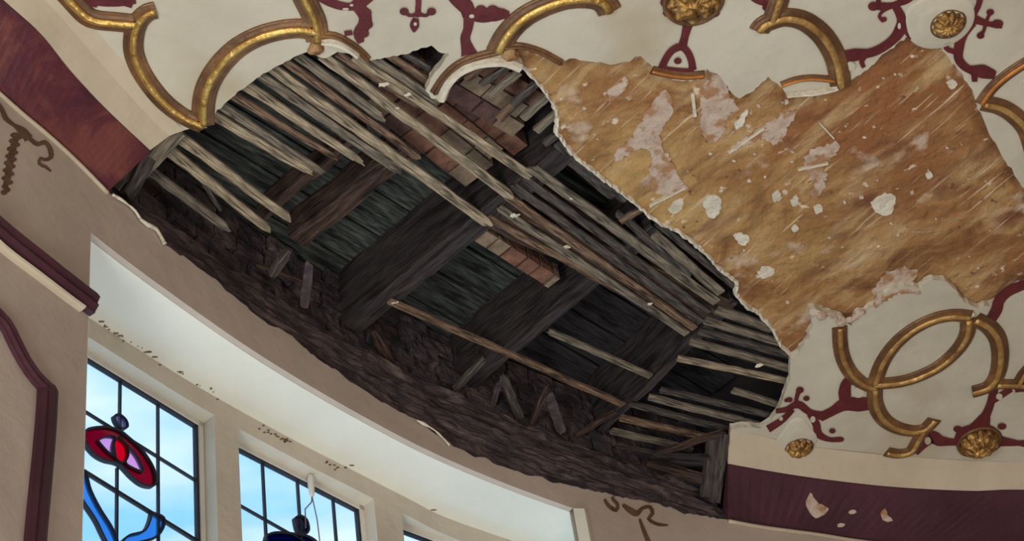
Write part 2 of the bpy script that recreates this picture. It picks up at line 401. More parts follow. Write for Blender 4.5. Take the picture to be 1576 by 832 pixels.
def cut(c, ox, oy, sc=2.7725): return [(ox + x / sc, oy + y / sc) for x, y in c]
def make_window(num, op, label):
    w = Win(op); root = bpy.data.objects.new('window_%d' % num, None); COL.objects.link(root); root.location = (w.a.x, w.a.y, ZBT)
    structure(root, label, 'window')
    bm = bmesh.new(); f = .014
    w.box(bm, 0, f, ZBT, ZT + .012, -.012, .005); w.box(bm, w.w - f, w.w, ZBT, ZT + .012, -.012, .005)
    w.box(bm, 0, w.w, ZT - .002, ZT + .012, -.012, .005); w.box(bm, 0, w.w, ZBT, ZBT + .03, -.012, .005)
    link('frame', bm, m_white, root)
    bm = bmesh.new(); g = .012; b = f
    w.box(bm, b, b + g * .6, ZBT + .03, ZT, -.008, .004); w.box(bm, w.w - b - g * .6, w.w - b, ZBT + .03, ZT, -.008, .004)
    w.box(bm, b, w.w - b, ZT - g * .6, ZT, -.008, .004); w.case = link('casement', bm, m_lead, root)
    bm = bmesh.new(); w.box(bm, b, w.w - b, ZBT + .03, ZT, .001, .004); link('pane', bm, g_clear, root)
    return w, root
w1, r1 = make_window(1, op1, 'leaded window with a crimson and pink glass flower')
w2, r2 = make_window(2, op2, 'middle leaded window with a navy glass ornament and hanging cord')
w3, r3 = make_window(3, op3, 'leaded window at the right end of the bay, mostly below the picture')
def lead(w, root, lines, width=.0075, name='lead_came'):
    for l in lines:
        q = [Vector(w.hit(*p)) for p in l]
        if abs(q[-1].x - q[0].x) > .5 * w.w:      # a cross bar runs from frame to frame
            d = (q[-1] - q[0]) / (q[-1].x - q[0].x); q = [q[0] + d * (.012 - q[0].x), q[0] + d * (w.w - .012 - q[0].x)]
        bm = bmesh.new(); w.bar(bm, q, width); link(name, bm, m_lead, w.case)
def gpoly(w, root, name, pts, m, o=-.003, outline=.006, smooth=True, holes=()):
    pts = spline(pts + pts[:1], 3)[:-1] if smooth else pts
    q = [w.hit(*p) for p in pts]
    if holes:
        hq = [[w.hit(*p) for p in spline(h + h[:1], 3)[:-1]] for h in holes]; allp = list(q); edges = [(k, (k + 1) % len(q)) for k in range(len(q))]
        for h in hq:
            b0 = len(allp); allp += h; edges += [(b0 + k, b0 + (k + 1) % len(h)) for k in range(len(h))]
        def inpoly(x, y, pl):
            c = False
            for k in range(len(pl)):
                (x1, y1), (x2, y2) = pl[k], pl[k - 1]
                if (y1 > y) != (y2 > y) and x < (x2 - x1) * (y - y1) / (y2 - y1) + x1: c = not c
            return c
        vv, _e, ff, *_r = delaunay_2d_cdt([Vector(p) for p in allp], edges, [], 0, 1e-7)
        bm = bmesh.new(); va = [bm.verts.new(w.at(p.x, p.y, o)) for p in vv]
        for f in ff:
            cx = sum(vv[k].x for k in f) / len(f); cy = sum(vv[k].y for k in f) / len(f)
            if inpoly(cx, cy, q) and not any(inpoly(cx, cy, h) for h in hq): bm.faces.new([va[k] for k in f])
        g_ = bmesh.ops.extrude_face_region(bm, geom=bm.faces[:])
        for e in g_['geom']:
            if isinstance(e, bmesh.types.BMVert): e.co += Vector((w.n.x, w.n.y, 0)) * .003
        bmesh.ops.delete(bm, geom=[v for v in bm.verts if not v.link_faces], context='VERTS')
    else: bm = w.poly(q, o)
    ob = link(name, bm, m, root)
    if outline:
        bm = bmesh.new(); w.bar(bm, q + q[:2], outline, -.008, .004); link('lead_outline', bm, m_lead, ob)
    return ob
def extend(w, p, q, zb):   # a vertical lead carried down to the sill
    (u0, z0), (u1, z1) = w.hit(*p), w.hit(*q); return [(u0, ZT), (u0, zb)]
def vlead(w, root, px, py, width=.0075):
    u, z = w.hit(px, py); bm = bmesh.new(); w.bar(bm, [(u, ZT), (u, ZBT + .03)], width); link('lead_came', bm, m_lead, w.case)
# window 1
lead(w1, r1, [[(185, 560), (184, 640), (184, 664)], [(180, 720), (179, 850), (178, 1000)]], .0065); vlead(w1, r1, 243, 700, .0065)
lead(w1, r1, [[(100, 614), (123, 629), (180, 664), (241, 702), (299, 738)]], .006)
lead(w1, r1, [[(95, 704), (119, 720), (180, 757), (241, 795), (299, 830)]], .011)
lead(w1, r1, [[(120, 670), (130, 671)], [(235, 743), (244, 744)]])
c1 = lambda c: cut(c, 0, 532)
PK1 = c1([(410, 408), (445, 390), (484, 394), (478, 420), (484, 474), (448, 452)]); PK2 = c1([(536, 430), (575, 470), (606, 538), (575, 532), (530, 505), (540, 470)])
BUD = c1([(500, 394), (480, 415), (477, 455), (495, 492), (520, 502), (540, 470), (532, 425)])
gpoly(w1, r1, 'crimson_petal', c1([(352, 385), (368, 360), (440, 351), (500, 365), (545, 398), (600, 450), (645, 520), (658, 575), (645, 602), (600, 595), (555, 562), (500, 508), (440, 491), (395, 465), (360, 422)]), g_crimson, outline=.007, holes=[PK1, PK2, BUD])
gpoly(w1, r1, 'pink_petal', PK1, g_pink, -.003, .004)
gpoly(w1, r1, 'pink_petal', PK2, g_pink, -.003, .004)
gpoly(w1, r1, 'red_bud', BUD, g_red, -.004, .005)
gpoly(w1, r1, 'loop', c1([(480, 305), (500, 296), (530, 320), (537, 350), (512, 356), (488, 330)]), g_grey, -.005, .006)
lead(w1, r1, [c1([(500, 356), (515, 380), (520, 400)])], .006)
gpoly(w1, r1, 'blue_ribbon', c1([(322, 530), (358, 548), (380, 620), (420, 700), (470, 780), (495, 850), (455, 850), (400, 745), (350, 670), (318, 610)]), g_blue, outline=.006)
gpoly(w1, r1, 'blue_ribbon', c1([(640, 715), (692, 738), (684, 790), (640, 828), (520, 850), (540, 815), (605, 795), (630, 755)]), g_blue, outline=.006)
gpoly(w1, r1, 'blue_ribbon', c1([(295, 795), (320, 805), (340, 850), (300, 850)]), g_blue, outline=.006)
# window 2
c2 = lambda c: cut(c, 300, 532)
for x, y in ((406, 760), (460, 780), (516, 815)): vlead(w2, r2, x, y, .007)
lead(w2, r2, [c2([(190, 680), (300, 740), (420, 808), (600, 912)])], .006)
gpoly(w2, r2, 'navy_loop', c2([(420, 740), (440, 728), (470, 745), (480, 790), (462, 806), (432, 790)]), g_navy, outline=.006)
gpoly(w2, r2, 'navy_petal', c2([(300, 812), (340, 800), (420, 806), (480, 818), (520, 850), (520, 900), (300, 900), (295, 840)]), g_navy, outline=.006)
# window 3
lead(w3, r3, [[(620, 870), (760, 950)]])
for u in (.11, .22, .33):
    bm = bmesh.new(); w3.bar(bm, [(u, ZT), (u, ZBT + .03)], .007); link('lead_came', bm, m_lead, w3.case)
# cord holder at the head of window 2
u0, z0 = w2.hit(467, 728)
ch = thing('blind_cord', w2.at(u0, ZT, -.03), 'white cord holder with thin grey cords hanging at the middle window head', 'cord')
def tube(pts, r, n=8, taper=None):
    bm = bmesh.new(); rings = []
    for i, p in enumerate(pts):
        a = pts[max(0, i - 1)]; b = pts[min(len(pts) - 1, i + 1)]; t = (b - a).normalized(); q = t.to_track_quat('Z', 'Y')
        rr = r * (taper[i] if taper else 1)
        rings.append([bm.verts.new(p + q @ Vector((math.cos(6.2832 * k / n) * rr, math.sin(6.2832 * k / n) * rr, 0))) for k in range(n)])
    for a, b in zip(rings, rings[1:]):
        for k in range(n): bm.faces.new((a[k], a[(k + 1) % n], b[(k + 1) % n], b[k]))
    bm.faces.new(rings[0][::-1]); bm.faces.new(rings[-1]); return bm
pA = w2.at(u0, ZT + .012, -.025)
link('holder', tube([pA + Vector((0, 0, -d)) for d in (0, .01, .03, .05, .065, .072)], .008, 12, [.7, 1, 1.1, 1, .8, .4]), m_white, ch, True)
uu, zz = w2.hit(470, 770)
link('cord', tube([pA + Vector((0, 0, -.07)), w2.at(u0 + .012, pA.z - .14, -.025), w2.at(u0 + .035, pA.z - .6, -.025)], .0015), m_cord, ch)
link('cord', tube([pA + Vector((0, 0, -.07)), w2.at(u0 + .002, pA.z - .085, -.02), w2.at(u0 - .014, pA.z - .11, -.012), w2.at(u0 - .016, pA.z - .17, -.012)], .0018), m_cord, ch)

# ------------------------------------------------------------------ room floor far below, and the deck above the joists
bm = bmesh.new(); v = [bm.verts.new(p) for p in ((-3, -1.7, 0), (3.4, -1.7, 0), (3.4, 6.2, 0), (-3, 6.2, 0))]; bm.faces.new(v); g = bmesh.ops.extrude_face_region(bm, geom=bm.faces[:])
for e in g['geom']:
    if isinstance(e, bmesh.types.BMVert): e.co.z -= .1
structure(link('floor', bm, m_floor), 'floor of the room far below the picture', 'floor')
DK = offset2(WALL, .20)[::6]; ring = [(p.x, p.y) for p in DK] + [(3.1, -1.6), (-2.2, -1.6)]
bm = bmesh.new(); v = [bm.verts.new((x, y, ZC + .262)) for x, y in ring]; w_ = [bm.verts.new((x, y, ZC + .30)) for x, y in ring]
bm.faces.new(v); bm.faces.new(w_[::-1])
for k in range(len(v)): bm.faces.new((v[k], v[(k + 1) % len(v)], w_[(k + 1) % len(v)], w_[k]))
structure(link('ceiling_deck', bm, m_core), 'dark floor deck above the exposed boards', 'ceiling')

for nm, p, q, lab in (('left', (-2.1, .9), (-2.1, -1.6), 'left'), ('back', (-2.1, -1.6), (3.0, -1.6), 'far'), ('right', (3.0, -1.6), (3.0, 5.8), 'right')):
    bm = bmesh.new(); d = (Vector(q) - Vector(p)).normalized(); n = Vector((d.y, -d.x)) * -.06 if nm != 'x' else 0
    n = Vector((d.y, -d.x)) * .06
    v = [bm.verts.new((x[0] + o.x, x[1] + o.y, z)) for z in (0, ZC + .262) for x, o in ((p, Vector((0, 0))), (q, Vector((0, 0))), (q, n), (p, n))]
    bm.faces.new(v[:4]); bm.faces.new(v[4:])
    for k in range(4): bm.faces.new((v[k], v[(k + 1) % 4], v[4 + (k + 1) % 4], v[4 + k]))
    structure(link('wall_' + nm, bm, m_wall), 'plain plaster wall on the %s side of the room outside the picture' % lab, 'wall')
# ------------------------------------------------------------------ ceiling plaster sheets
def rough_line(pts, amp=1.6, step=6):
    out = []
    for a, b in zip(pts, pts[1:]):
        n = max(1, int(math.hypot(b[0] - a[0], b[1] - a[1]) / step))
        for i in range(n):
            t = i / n; x = a[0] + (b[0] - a[0]) * t; y = a[1] + (b[1] - a[1]) * t
            if i: x += random.uniform(-amp, amp); y += random.uniform(-amp, amp)
            out.append((x, y))
    out.append(pts[-1]); return out
def sheet(loop, dz, th, grid=None, bumpy=0, edge_drop=None):
    """solid sheet from a closed loop of pixels laid on the ceiling plane"""
    pts = [P(x, y, dz).xy for x, y in loop]; n = len(pts)
    edges = [(i, (i + 1) % n) for i in range(n)]
    extra = []
    if grid:
        xs = [p.x for p in pts]; ys = [p.y for p in pts]; x = min(xs)
        while x < max(xs):
            y = min(ys)
            while y < max(ys): extra.append(Vector((x + random.uniform(-.3, .3) * grid, y + random.uniform(-.3, .3) * grid))); y += grid
            x += grid
    vs_, es_, fs_, *_r = delaunay_2d_cdt(pts + extra, edges, [list(range(n))], 1, 1e-5)
    bm = bmesh.new()
    lo = []
    for v in vs_:
        b = bumpy * (noise.noise(Vector((v.x * 5, v.y * 5, 1))) + .5 * noise.noise(Vector((v.x * 17, v.y * 17, 2)))) if bumpy else 0
        lo.append(bm.verts.new((v.x, v.y, ZC + dz + abs(b) if bumpy else ZC + dz)))
    hi = [bm.verts.new((v.x, v.y, ZC + dz + th)) for v in vs_]
    from collections import Counter
    cnt = Counter(); dirs = {}
    for f in fs_:
        bm.faces.new([lo[i] for i in f][::-1]); bm.faces.new([hi[i] for i in f])
        for a, b in zip(f, f[1:] + f[:1]): cnt[frozenset((a, b))] += 1; dirs[frozenset((a, b))] = (a, b)
    side = []
    for k, c in cnt.items():
        if c == 1:
            a, b = dirs[k]; f = bm.faces.new((lo[a], lo[b], hi[b], hi[a])); f.material_index = 1
    for v in [v for v in bm.verts if not v.link_faces]: bm.verts.remove(v)
    return bm
EDGE_A = [(285, 200), (318, 197), (326, 180), (345, 160), (372, 138), (400, 118), (428, 101), (452, 88), (474, 80), (500, 90), (520, 80), (548, 84), (572, 93), (600, 88), (625, 84), (648, 74), (664, 70), (680, 82), (692, 84), (680, 100), (662, 122), (655, 140), (664, 152), (676, 150), (686, 128), (706, 108), (735, 98), (770, 92)]
EDGE_B = [(770, 92), (790, 72), (812, 80), (840, 86), (862, 94), (885, 90), (912, 95), (940, 100), (962, 95), (985, 86), (1000, 98), (1012, 116), (1045, 124), (1075, 124), (1088, 106), (1108, 116), (1122, 138), (1138, 152), (1160, 140), (1182, 118), (1196, 128), (1208, 142), (1240, 146), (1268, 142), (1290, 136), (1330, 110), (1370, 76), (1410, 45), (1440, 56), (1455, 82), (1478, 110), (1500, 145), (1520, 200), (1545, 245), (1576, 290), (1620, 350), (1660, 400)]
EDGE_C = [(1660, 400), (1600, 425), (1560, 450), (1530, 468), (1508, 475), (1484, 466), (1470, 445), (1455, 432), (1436, 430), (1415, 444), (1392, 440), (1372, 446), (1352, 464), (1335, 478), (1318, 484), (1311, 502), (1300, 492), (1278, 482), (1262, 478), (1246, 476), (1252, 500), (1240, 528), (1224, 548), (1217, 552)]
EDGE_D = [(1217, 552), (1216, 585), (1206, 610), (1198, 632), (1186, 650), (1172, 659), (1150, 657), (1125, 660)]
COVE_L = [(-280, -430), (-70, -195), (30, -85), (105, 0), (144, 43), (202, 108), (260, 178), (285, 200)]
COVE_R = [(1125, 660), (1176, 672), (1248, 687), (1400, 703), (1576, 712), (1900, 725), (2150, 738)]
loop = rough_line(EDGE_A) + rough_line(EDGE_B, 2)[1:] + rough_line(EDGE_C, 2)[1:] + rough_line(EDGE_D, 1.2)[1:] + COVE_R[1:] + [(2150, -430)] + COVE_L[:-1]
ceiling = structure(link('ceiling', sheet(loop, 0, .022, .05, .0015), [m_cream, m_lip]), 'cream painted plaster ceiling, broken back around the hole', 'ceiling')
BROWN_EDGE = [(770, 92), (786, 92), (804, 104), (822, 120), (838, 140), (852, 160), (858, 184), (856, 204), (872, 224), (888, 245), (915, 264), (940, 284), (968, 304), (996, 330), (1018, 345), (1045, 356), (1066, 372), (1090, 394), (1112, 418), (1134, 434), (1132, 452), (1148, 470), (1170, 484), (1190, 508), (1200, 530), (1217, 546)]
bl = rough_line(BROWN_EDGE, 2, 5) + [(1236, 566), (1330, 560), (1500, 560), (1900, 560), (2100, 300), (2000, -60), (1500, -60), (1000, 20), (820, 40)]
brown = tag(link('scratch_coat_plaster', sheet(bl, .022, .010, .03, .006), [m_brown, m_lip]), 'large ochre and brown stained undercoat exposed where the cream plaster fell', 'plaster')

# curled broken rim hanging along the hole edge of the brown coat
def rim(line, r, dz, drop, seed):
    bm = bmesh.new(); pts = rough_line(line, 1.2, 4); rings = []
    for i, (x, y) in enumerate(pts):
        p = P(x, y, dz); w = r * (.6 + 1.0 * abs(noise.noise(Vector((i * .33, seed, 0)))) + .4 * random.random())
        a = P(*pts[max(0, i - 1)], dz); b = P(*pts[min(len(pts) - 1, i + 1)], dz); t = (b - a).normalized(); n = Vector((-t.y, t.x, 0))
        d = drop * (.5 + random.random())
        rings.append([bm.verts.new(p + n * s + Vector((0, 0, z))) for s, z in ((-w, 0), (-w * .4, -d), (w * .5, -d * .8), (w, .004), (0, .008))])
    for a, b in zip(rings, rings[1:]):
        for k in range(5): bm.faces.new((a[k], a[(k + 1) % 5], b[(k + 1) % 5], b[k]))
    bm.faces.new(rings[0]); bm.faces.new(rings[-1][::-1]); return bm
link('broken_edge', rim(BROWN_EDGE, .0062, .022, .007, 1), m_lip, brown)
link('broken_edge', rim([(1345, 470), (1362, 458), (1382, 446), (1402, 447), (1415, 450)], .010, .004, .008, 2), m_pink, brown)
link('broken_edge', rim([(1247, 484), (1262, 480), (1280, 486), (1300, 493), (1312, 490), (1330, 478)], .008, .002, .010, 3), m_pink, brown)

# pinkish and white remnants still stuck to the brown coat
def blob(pts, dz, th, rough=2.0):
    return sheet(rough_line(spline(pts + pts[:1], 8), rough + (1.6 if len(pts) > 7 else 0), 3.2)[:-1], dz, th)
patches = [
 ([(985, 190), (1000, 165), (1020, 140), (1033, 150), (1035, 175), (1020, 195), (1018, 225), (1035, 250), (1045, 275), (1060, 290), (1035, 300), (1005, 295), (1000, 262), (1002, 235), (985, 228), (965, 240), (948, 248), (950, 232), (968, 215)], 'pink_remnant'),
 ([(1082, 130), (1098, 112), (1115, 122), (1124, 150), (1138, 168), (1120, 180), (1112, 210), (1092, 220), (1080, 200), (1078, 165)], 'pink_remnant'),
 ([(1120, 235), (1150, 210), (1190, 185), (1215, 172), (1232, 165), (1216, 190), (1205, 215), (1188, 222), (1172, 214), (1145, 225)], 'pink_remnant'),
 ([(1240, 240), (1262, 225), (1290, 220), (1288, 238), (1268, 250), (1272, 272), (1262, 300), (1248, 305), (1252, 280), (1240, 262)], 'pink_remnant'),
 ([(1340, 312), (1360, 298), (1378, 302), (1374, 325), (1360, 332), (1345, 322)], 'white_remnant'),
 ([(1082, 310), (1094, 300), (1108, 304), (1110, 320), (1100, 336), (1088, 330)], 'white_remnant'),
 ([(1165, 418), (1178, 410), (1192, 414), (1188, 424), (1172, 428)], 'white_remnant'),
 ([(1028, 322), (1040, 308), (1052, 306), (1050, 322), (1036, 330)], 'white_remnant'),
 ([(1128, 362), (1142, 358), (1153, 366), (1148, 378), (1136, 374)], 'white_remnant'),
 ([(1188, 300), (1198, 292), (1204, 304), (1192, 312)], 'white_remnant'),
 ([(1216, 308), (1226, 300), (1230, 312), (1220, 318)], 'white_remnant'),
 ([(1252, 318), (1262, 314), (1266, 322), (1256, 330)], 'white_remnant'),
 ([(935, 140), (952, 128), (962, 118), (968, 130), (952, 148), (938, 158)], 'pink_remnant'),
 ([(1456, 128), (1466, 122), (1474, 130), (1464, 138)], 'white_remnant'),
 ([(1130, 190), (1142, 176), (1152, 170), (1146, 188), (1134, 200)], 'white_remnant'),
 ([(1380, 452), (1400, 436), (1412, 420), (1396, 412), (1370, 418), (1350, 436), (1342, 450), (1352, 462)], 'pink_remnant'),
 ([(1425, 270), (1432, 264), (1436, 272), (1428, 276)], 'white_remnant'),
 ([(1218, 352), (1224, 346), (1230, 352), (1222, 358)], 'white_remnant'),
]
for pts, nm in patches:
    link(nm, blob(pts, .0205, .006), m_pink if nm[0] == 'p' else m_lip, brown)
for i in range(46):   # chips
    while True:
        x, y = random.uniform(880, 1560), random.uniform(110, 470)
        lo_ = 100 + max(0, (x - 1440)) * 1.35; hiy = interp([880, 1134, 1217, 1300], [235, 430, 530, 460], x) if x > 880 else 0
        if y > lo_ and y < hiy - 12 and not (x > 1290 and y > 425) and not (x < 1330 and y < 150): break
    r = random.choice((1.2, 1.5, 2, 3)) ; a0 = random.random() * 6
    pts = [(x + r * random.uniform(.6, 1.8) * math.cos(a0 + k), y + r * random.uniform(.5, 1.2) * math.sin(a0 + k)) for k in (0, 1.2, 2.4, 3.6, 4.9)]
    link('plaster_chip', sheet(pts, .0195, .006), m_lip if i % 2 else m_pink, brown)
for (a, b, w) in (((1122, 236), (1176, 198), 3), ((1000, 318), (1055, 290), 2.4), ((1262, 190), (1284, 214), 2), ((1066, 145), (1070, 180), 5), ((1228, 262), (1275, 252), 3)):
    dx, dy = b[0] - a[0], b[1] - a[1]; L = math.hypot(dx, dy); nx, ny = -dy / L * w / 2, dx / L * w / 2
    link('plaster_ridge', sheet([(a[0] + nx, a[1] + ny), (b[0] + nx, b[1] + ny), (b[0] - nx, b[1] - ny), (a[0] - nx, a[1] - ny)], .017, .008), m_lip, brown)

# ------------------------------------------------------------------ cornice: cove and frieze, cut off either side of the hole
def resample(pts3, n):
    S = [0]
    for a, b in zip(pts3, pts3[1:]): S.append(S[-1] + (b - a).length)
    out = []
    for i in range(n + 1):
        s = S[-1] * i / n
        for j in range(len(S) - 1):
            if s <= S[j + 1] + 1e-9:
                out.append(pts3[j].lerp(pts3[j + 1], (s - S[j]) / (S[j + 1] - S[j]))); break
    return out
def loft(rails, n=60, rough_end=None, curve=0):
    rs = [resample(r, n) for r in rails]; bm = bmesh.new()
    g = [[bm.verts.new(r[i]) for r in rs] for i in range(n + 1)]; m = len(rs)
    for a, b in zip(g, g[1:]):
        for k in range(m): bm.faces.new((a[k], b[k], b[(k + 1) % m], a[(k + 1) % m]))
    bm.faces.new(g[0]); bm.faces.new(g[-1][::-1]); return bm
def sp(pts): return spline(pts, 14)
BT_L = [(-330, -330), (-200, -200), (-90, -92), (0, -5), (61, 50), (108, 108), (162, 166), (231, 231)]
BT_R = [(1120, 713), (1176, 723), (1260, 736), (1378, 749), (1501, 755), (1576, 753), (1900, 762), (2150, 770)]
def cornice(side, cove, bt, bb, mband):
    c = [P(x, y, 0) for x, y in sp(cove)]
    t = [P(x, y, -.055) for x, y in sp(bt)]
    b = [h for h in (hit(WALL, x, y) for x, y in sp(bb)) if h]
    inward = [Vector((p.x, p.y, 0)) for p in b]
    back_t = [p + Vector((-.004, .004, .05)) for p in b]
    cb = [Vector((p.x, p.y, ZC + .02)) for p in c]
    mid = [p.lerp(q, .45) + Vector((0, 0, .012)) for p, q in zip(resample(c, 60), resample(t, 60))]
    tb = [p + Vector((0, 0, .02)) for p in t]
    structure(link('trim_cove_' + side, loft([c, mid, t, tb, cb]), m_cove, smooth=False), 'cream cove on the %s side between ceiling and frieze' % side, 'cove')
    bot = [p + Vector((0, 0, -.006)) for p in t]
    structure(link('trim_frieze_' + side, loft([bot, b, back_t, tb]), mband), ('blotchy maroon frieze band at the upper left, ending at the hole' if side == 'left' else 'plain plum frieze band at the lower right, chipped'), 'frieze')
    n2 = resample(b, 60)
    bead = bmesh.new(); rings = []
    structure(link('trim_bead_' + side, tube([p + Vector((.002, -.003, -.006)) for p in n2], .0055, 8), m_cove, smooth=True), 'thin cream bead under the frieze on the %s' % side, 'moulding')
cornice('left', COVE_L, BT_L, BAND_L, m_maroon)
cornice('right', COVE_R, BT_R, BAND_R, m_purple)
# frieze paint chips (right)
fr = bpy.data.objects['trim_frieze_right']
def frz(px, py, lift=.008):   # approximate frieze surface, between rail heights
    best = None; d = ray(px, py)
    lo_t = None
    f = interp([0, 1], [0, 1], 0)
    # march along the ray until it meets the sloping band
    t = 4.0
    top = [P(x, y, -.061) for x, y in sp(BT_R)]; bot = [h for h in (hit(WALL, x, y) for x, y in sp(BAND_R)) if h]
    return top, bot
ftop = resample([P(x, y, -.061) for x, y in sp(BT_R)], 60); fbot = resample([h for h in (hit(WALL, x, y) for x, y in sp(BAND_R)) if h], 60)
from mathutils.bvhtree import BVHTree
def bvh_of(o):
    bm = bmesh.new(); bm.from_mesh(o.data); bm.transform(o.matrix_world); t = BVHTree.FromBMesh(bm); bm.free(); return t
bpy.context.view_layer.update()
BV = {'frieze_r': bvh_of(fr), 'wall': bvh_of(wall), 'cove_r': bvh_of(bpy.data.objects['trim_cove_right'])}
CAMP = Vector((0, 0, CAMZ))
def on(key, px, py, lift=.001):
    d = ray(px, py); loc, nrm, idx, dist = BV[key].ray_cast(CAMP, d)
    if loc is None: return None
    if nrm.dot(d) > 0: nrm = -nrm
    return loc + nrm * lift
def decal(key, pts, th=.0015, smooth=True, rough=0):
    """thin raised paint or plaster following a real surface"""
    q = spline(pts + pts[:1], 4)[:-1] if smooth else pts
    if rough: q = [(x + random.uniform(-rough, rough), y + random.uniform(-rough, rough)) for x, y in q]
    a = [on(key, x, y, th) for x, y in q]; b = [on(key, x, y, -.001) for x, y in q]
    if any(v is None for v in a + b): return None
    bm = bmesh.new(); va = [bm.verts.new(v) for v in a]; vb = [bm.verts.new(v) for v in b]
    f = bm.faces.new(va); n = len(va)
    for j in range(n): bm.faces.new((va[j], va[(j + 1) % n], vb[(j + 1) % n], vb[j]))
    bmesh.ops.triangulate(bm, faces=[f]); return bm
for pts in ([(1240, 775), (1247, 757), (1254, 768), (1264, 776), (1275, 782), (1268, 792), (1256, 796), (1248, 790)],
            [(1306, 786), (1315, 784), (1319, 788), (1308, 790)], [(1288, 806), (1298, 804), (1300, 808), (1290, 811)],
            [(1354, 790), (1362, 782), (1366, 792), (1374, 800), (1362, 802)]):
    bm = decal('frieze_r', pts, rough=1)
    if bm: link('paint_chip', bm, m_pink, fr)

# ------------------------------------------------------------------ things running along the left wall
def wall_tube(pts, w_px_or_m, depth, name, m, prof=None):
    """moulding swept over the wall face; pts in pixels on the wall"""
    c = [hit(WALL, x, y) for x, y in sp(pts)]; c = [p for p in c if p]
    rings = []; bm = bmesh.new(); prof = prof or [(-.5, 0), (-.5, .5), (-.3, .8), (-.1, 1), (.1, .75), (.25, .9), (.4, .6), (.5, .5), (.5, 0)]
    for i, p in enumerate(c):
        a = c[max(0, i - 1)]; b = c[min(len(c) - 1, i + 1)]; t = (b - a).normalized()
        s = s_of(WALL, SW, p); e = point_at(WALL, SW, s + .02) - point_at(WALL, SW, s - .02)
        inn = Vector((e.y, -e.x, 0)).normalized(); up_ = t.cross(inn).normalized()
        rings.append([bm.verts.new(p + up_ * (u * w_px_or_m) + inn * (v * depth + .0005)) for u, v in prof])
    n = len(prof)
    for a, b in zip(rings, rings[1:]):
        for k in range(n): bm.faces.new((a[k], a[(k + 1) % n], b[(k + 1) % n], b[k]))
    bm.faces.new(rings[0]); bm.faces.new(rings[-1][::-1]); return bm
structure(link('trim_rail_left', wall_tube([(-200, 196), (-60, 310), (0, 362), (50, 402), (100, 441), (138, 470)], .066, .03, 'rail', m_plumtrim), m_plumtrim), 'plum picture rail running down the left wall to the bay corner', 'rail')
structure(link('trim_rail_bead', wall_tube([(-200, 230), (-60, 332), (0, 386), (50, 424), (100, 462), (122, 478)], .008, .02, 'bead', m_cove), m_cove), 'cream fillet just under the plum picture rail', 'moulding')
structure(link('trim_panel_moulding', wall_tube([(-60, 468), (-20, 478), (5, 500), (18, 525), (34, 556), (52, 582), (72, 602)], .040, .018, 'panel', m_plumtrim), m_plumtrim), 'curved plum panel moulding at the left edge, upper sweep', 'moulding')
structure(link('trim_panel_upright', wall_tube([(71, 596), (68, 650), (62, 720), (50, 850), (42, 980)], .052, .018, 'panel', m_plumtrim), m_plumtrim), 'upright plum panel moulding on the left wall', 'moulding')

def stroke(pts, w):
    """outline of a brush stroke in pixels; w is a number or one per point"""
    q = spline(pts, 4); n = len(q); L = []; Rr = []
    for i, (x, y) in enumerate(q):
        a = q[max(0, i - 1)]; b = q[min(n - 1, i + 1)]; dx, dy = b[0] - a[0], b[1] - a[1]; l = math.hypot(dx, dy) or 1
        ww = w if not isinstance(w, (list, tuple)) else interp([k / (len(w) - 1) for k in range(len(w))], w, i / (n - 1))
        L.append((x - dy / l * ww / 2, y + dx / l * ww / 2)); Rr.append((x + dy / l * ww / 2, y - dx / l * ww / 2))
    return L, Rr
def stroke_on(bm, key, pts, w, th=.0015):
    L, Rr = stroke(pts, w); rows = []
    for a, b in zip(L, Rr):
        if key == 'ceil': v = [P(*a, -th), P(*b, -th), P(*b, .0005), P(*a, .0005)]
        else: v = [on(key, *a, th), on(key, *b, th), on(key, *b, -.001), on(key, *a, -.001)]
        if any(x is None for x in v): continue
        rows.append([bm.verts.new(x) for x in v])
    for a, b in zip(rows, rows[1:]):
        for k in range(4): bm.faces.new((a[k], b[k], b[(k + 1) % 4], a[(k + 1) % 4]))
    if rows: bm.faces.new(rows[0]); bm.faces.new(rows[-1][::-1])
def disc_on(bm, x, y, r, th=.0015, ry=None, key='ceil'):
    ry = ry or r * .8; n = 14
    q = [(x + r * math.cos(6.2832 * k / n), y + ry * math.sin(6.2832 * k / n)) for k in range(n)]
    f = [(P(*p, -th) if key == 'ceil' else on(key, *p, th)) for p in q]; g = [(P(*p, .0005) if key == 'ceil' else on(key, *p, -.001)) for p in q]
    if any(v is None for v in f + g): return
    f = [bm.verts.new(v) for v in f]; g = [bm.verts.new(v) for v in g]
    bm.faces.new(f)
    for k in range(n): bm.faces.new((f[k], f[(k + 1) % n], g[(k + 1) % n], g[k]))
bm = bmesh.new()
stroke_on(bm, 'wall', [(-6, 155), (3, 170), (8, 182), (20, 192), (34, 202), (44, 214)], [3, 7, 8, 5, 12, 14])
stroke_on(bm, 'wall', [(38, 205), (48, 216), (58, 222), (68, 219), (76, 228), (78, 242), (68, 246), (62, 243), (60, 252), (70, 257), (78, 264)], [10, 6, 7, 7, 7, 8, 6, 4, 5, 5, 2])
tag(recentre(link('painted_ribbon', bm, m_scroll)), 'brown painted ribbon scroll on the left wall above the garland', 'wall painting')
bm = bmesh.new()
for i, (x, y) in enumerate(spline([(25, 208), (18, 235), (13, 262), (8, 296)], 5)):
    disc_on(bm, x + (i % 2) * 4 - 2, y, 7.5 if i < 14 else 5, key='wall', ry=4)
tag(recentre(link('painted_garland', bm, m_scroll)), 'brown painted leaf garland hanging at the left edge of the left wall', 'wall painting')
bm = bmesh.new()
stroke_on(bm, 'wall', [(930, 768), (936, 778), (948, 785), (950, 776), (942, 766), (955, 764)], [4, 6, 6, 5, 5, 3])
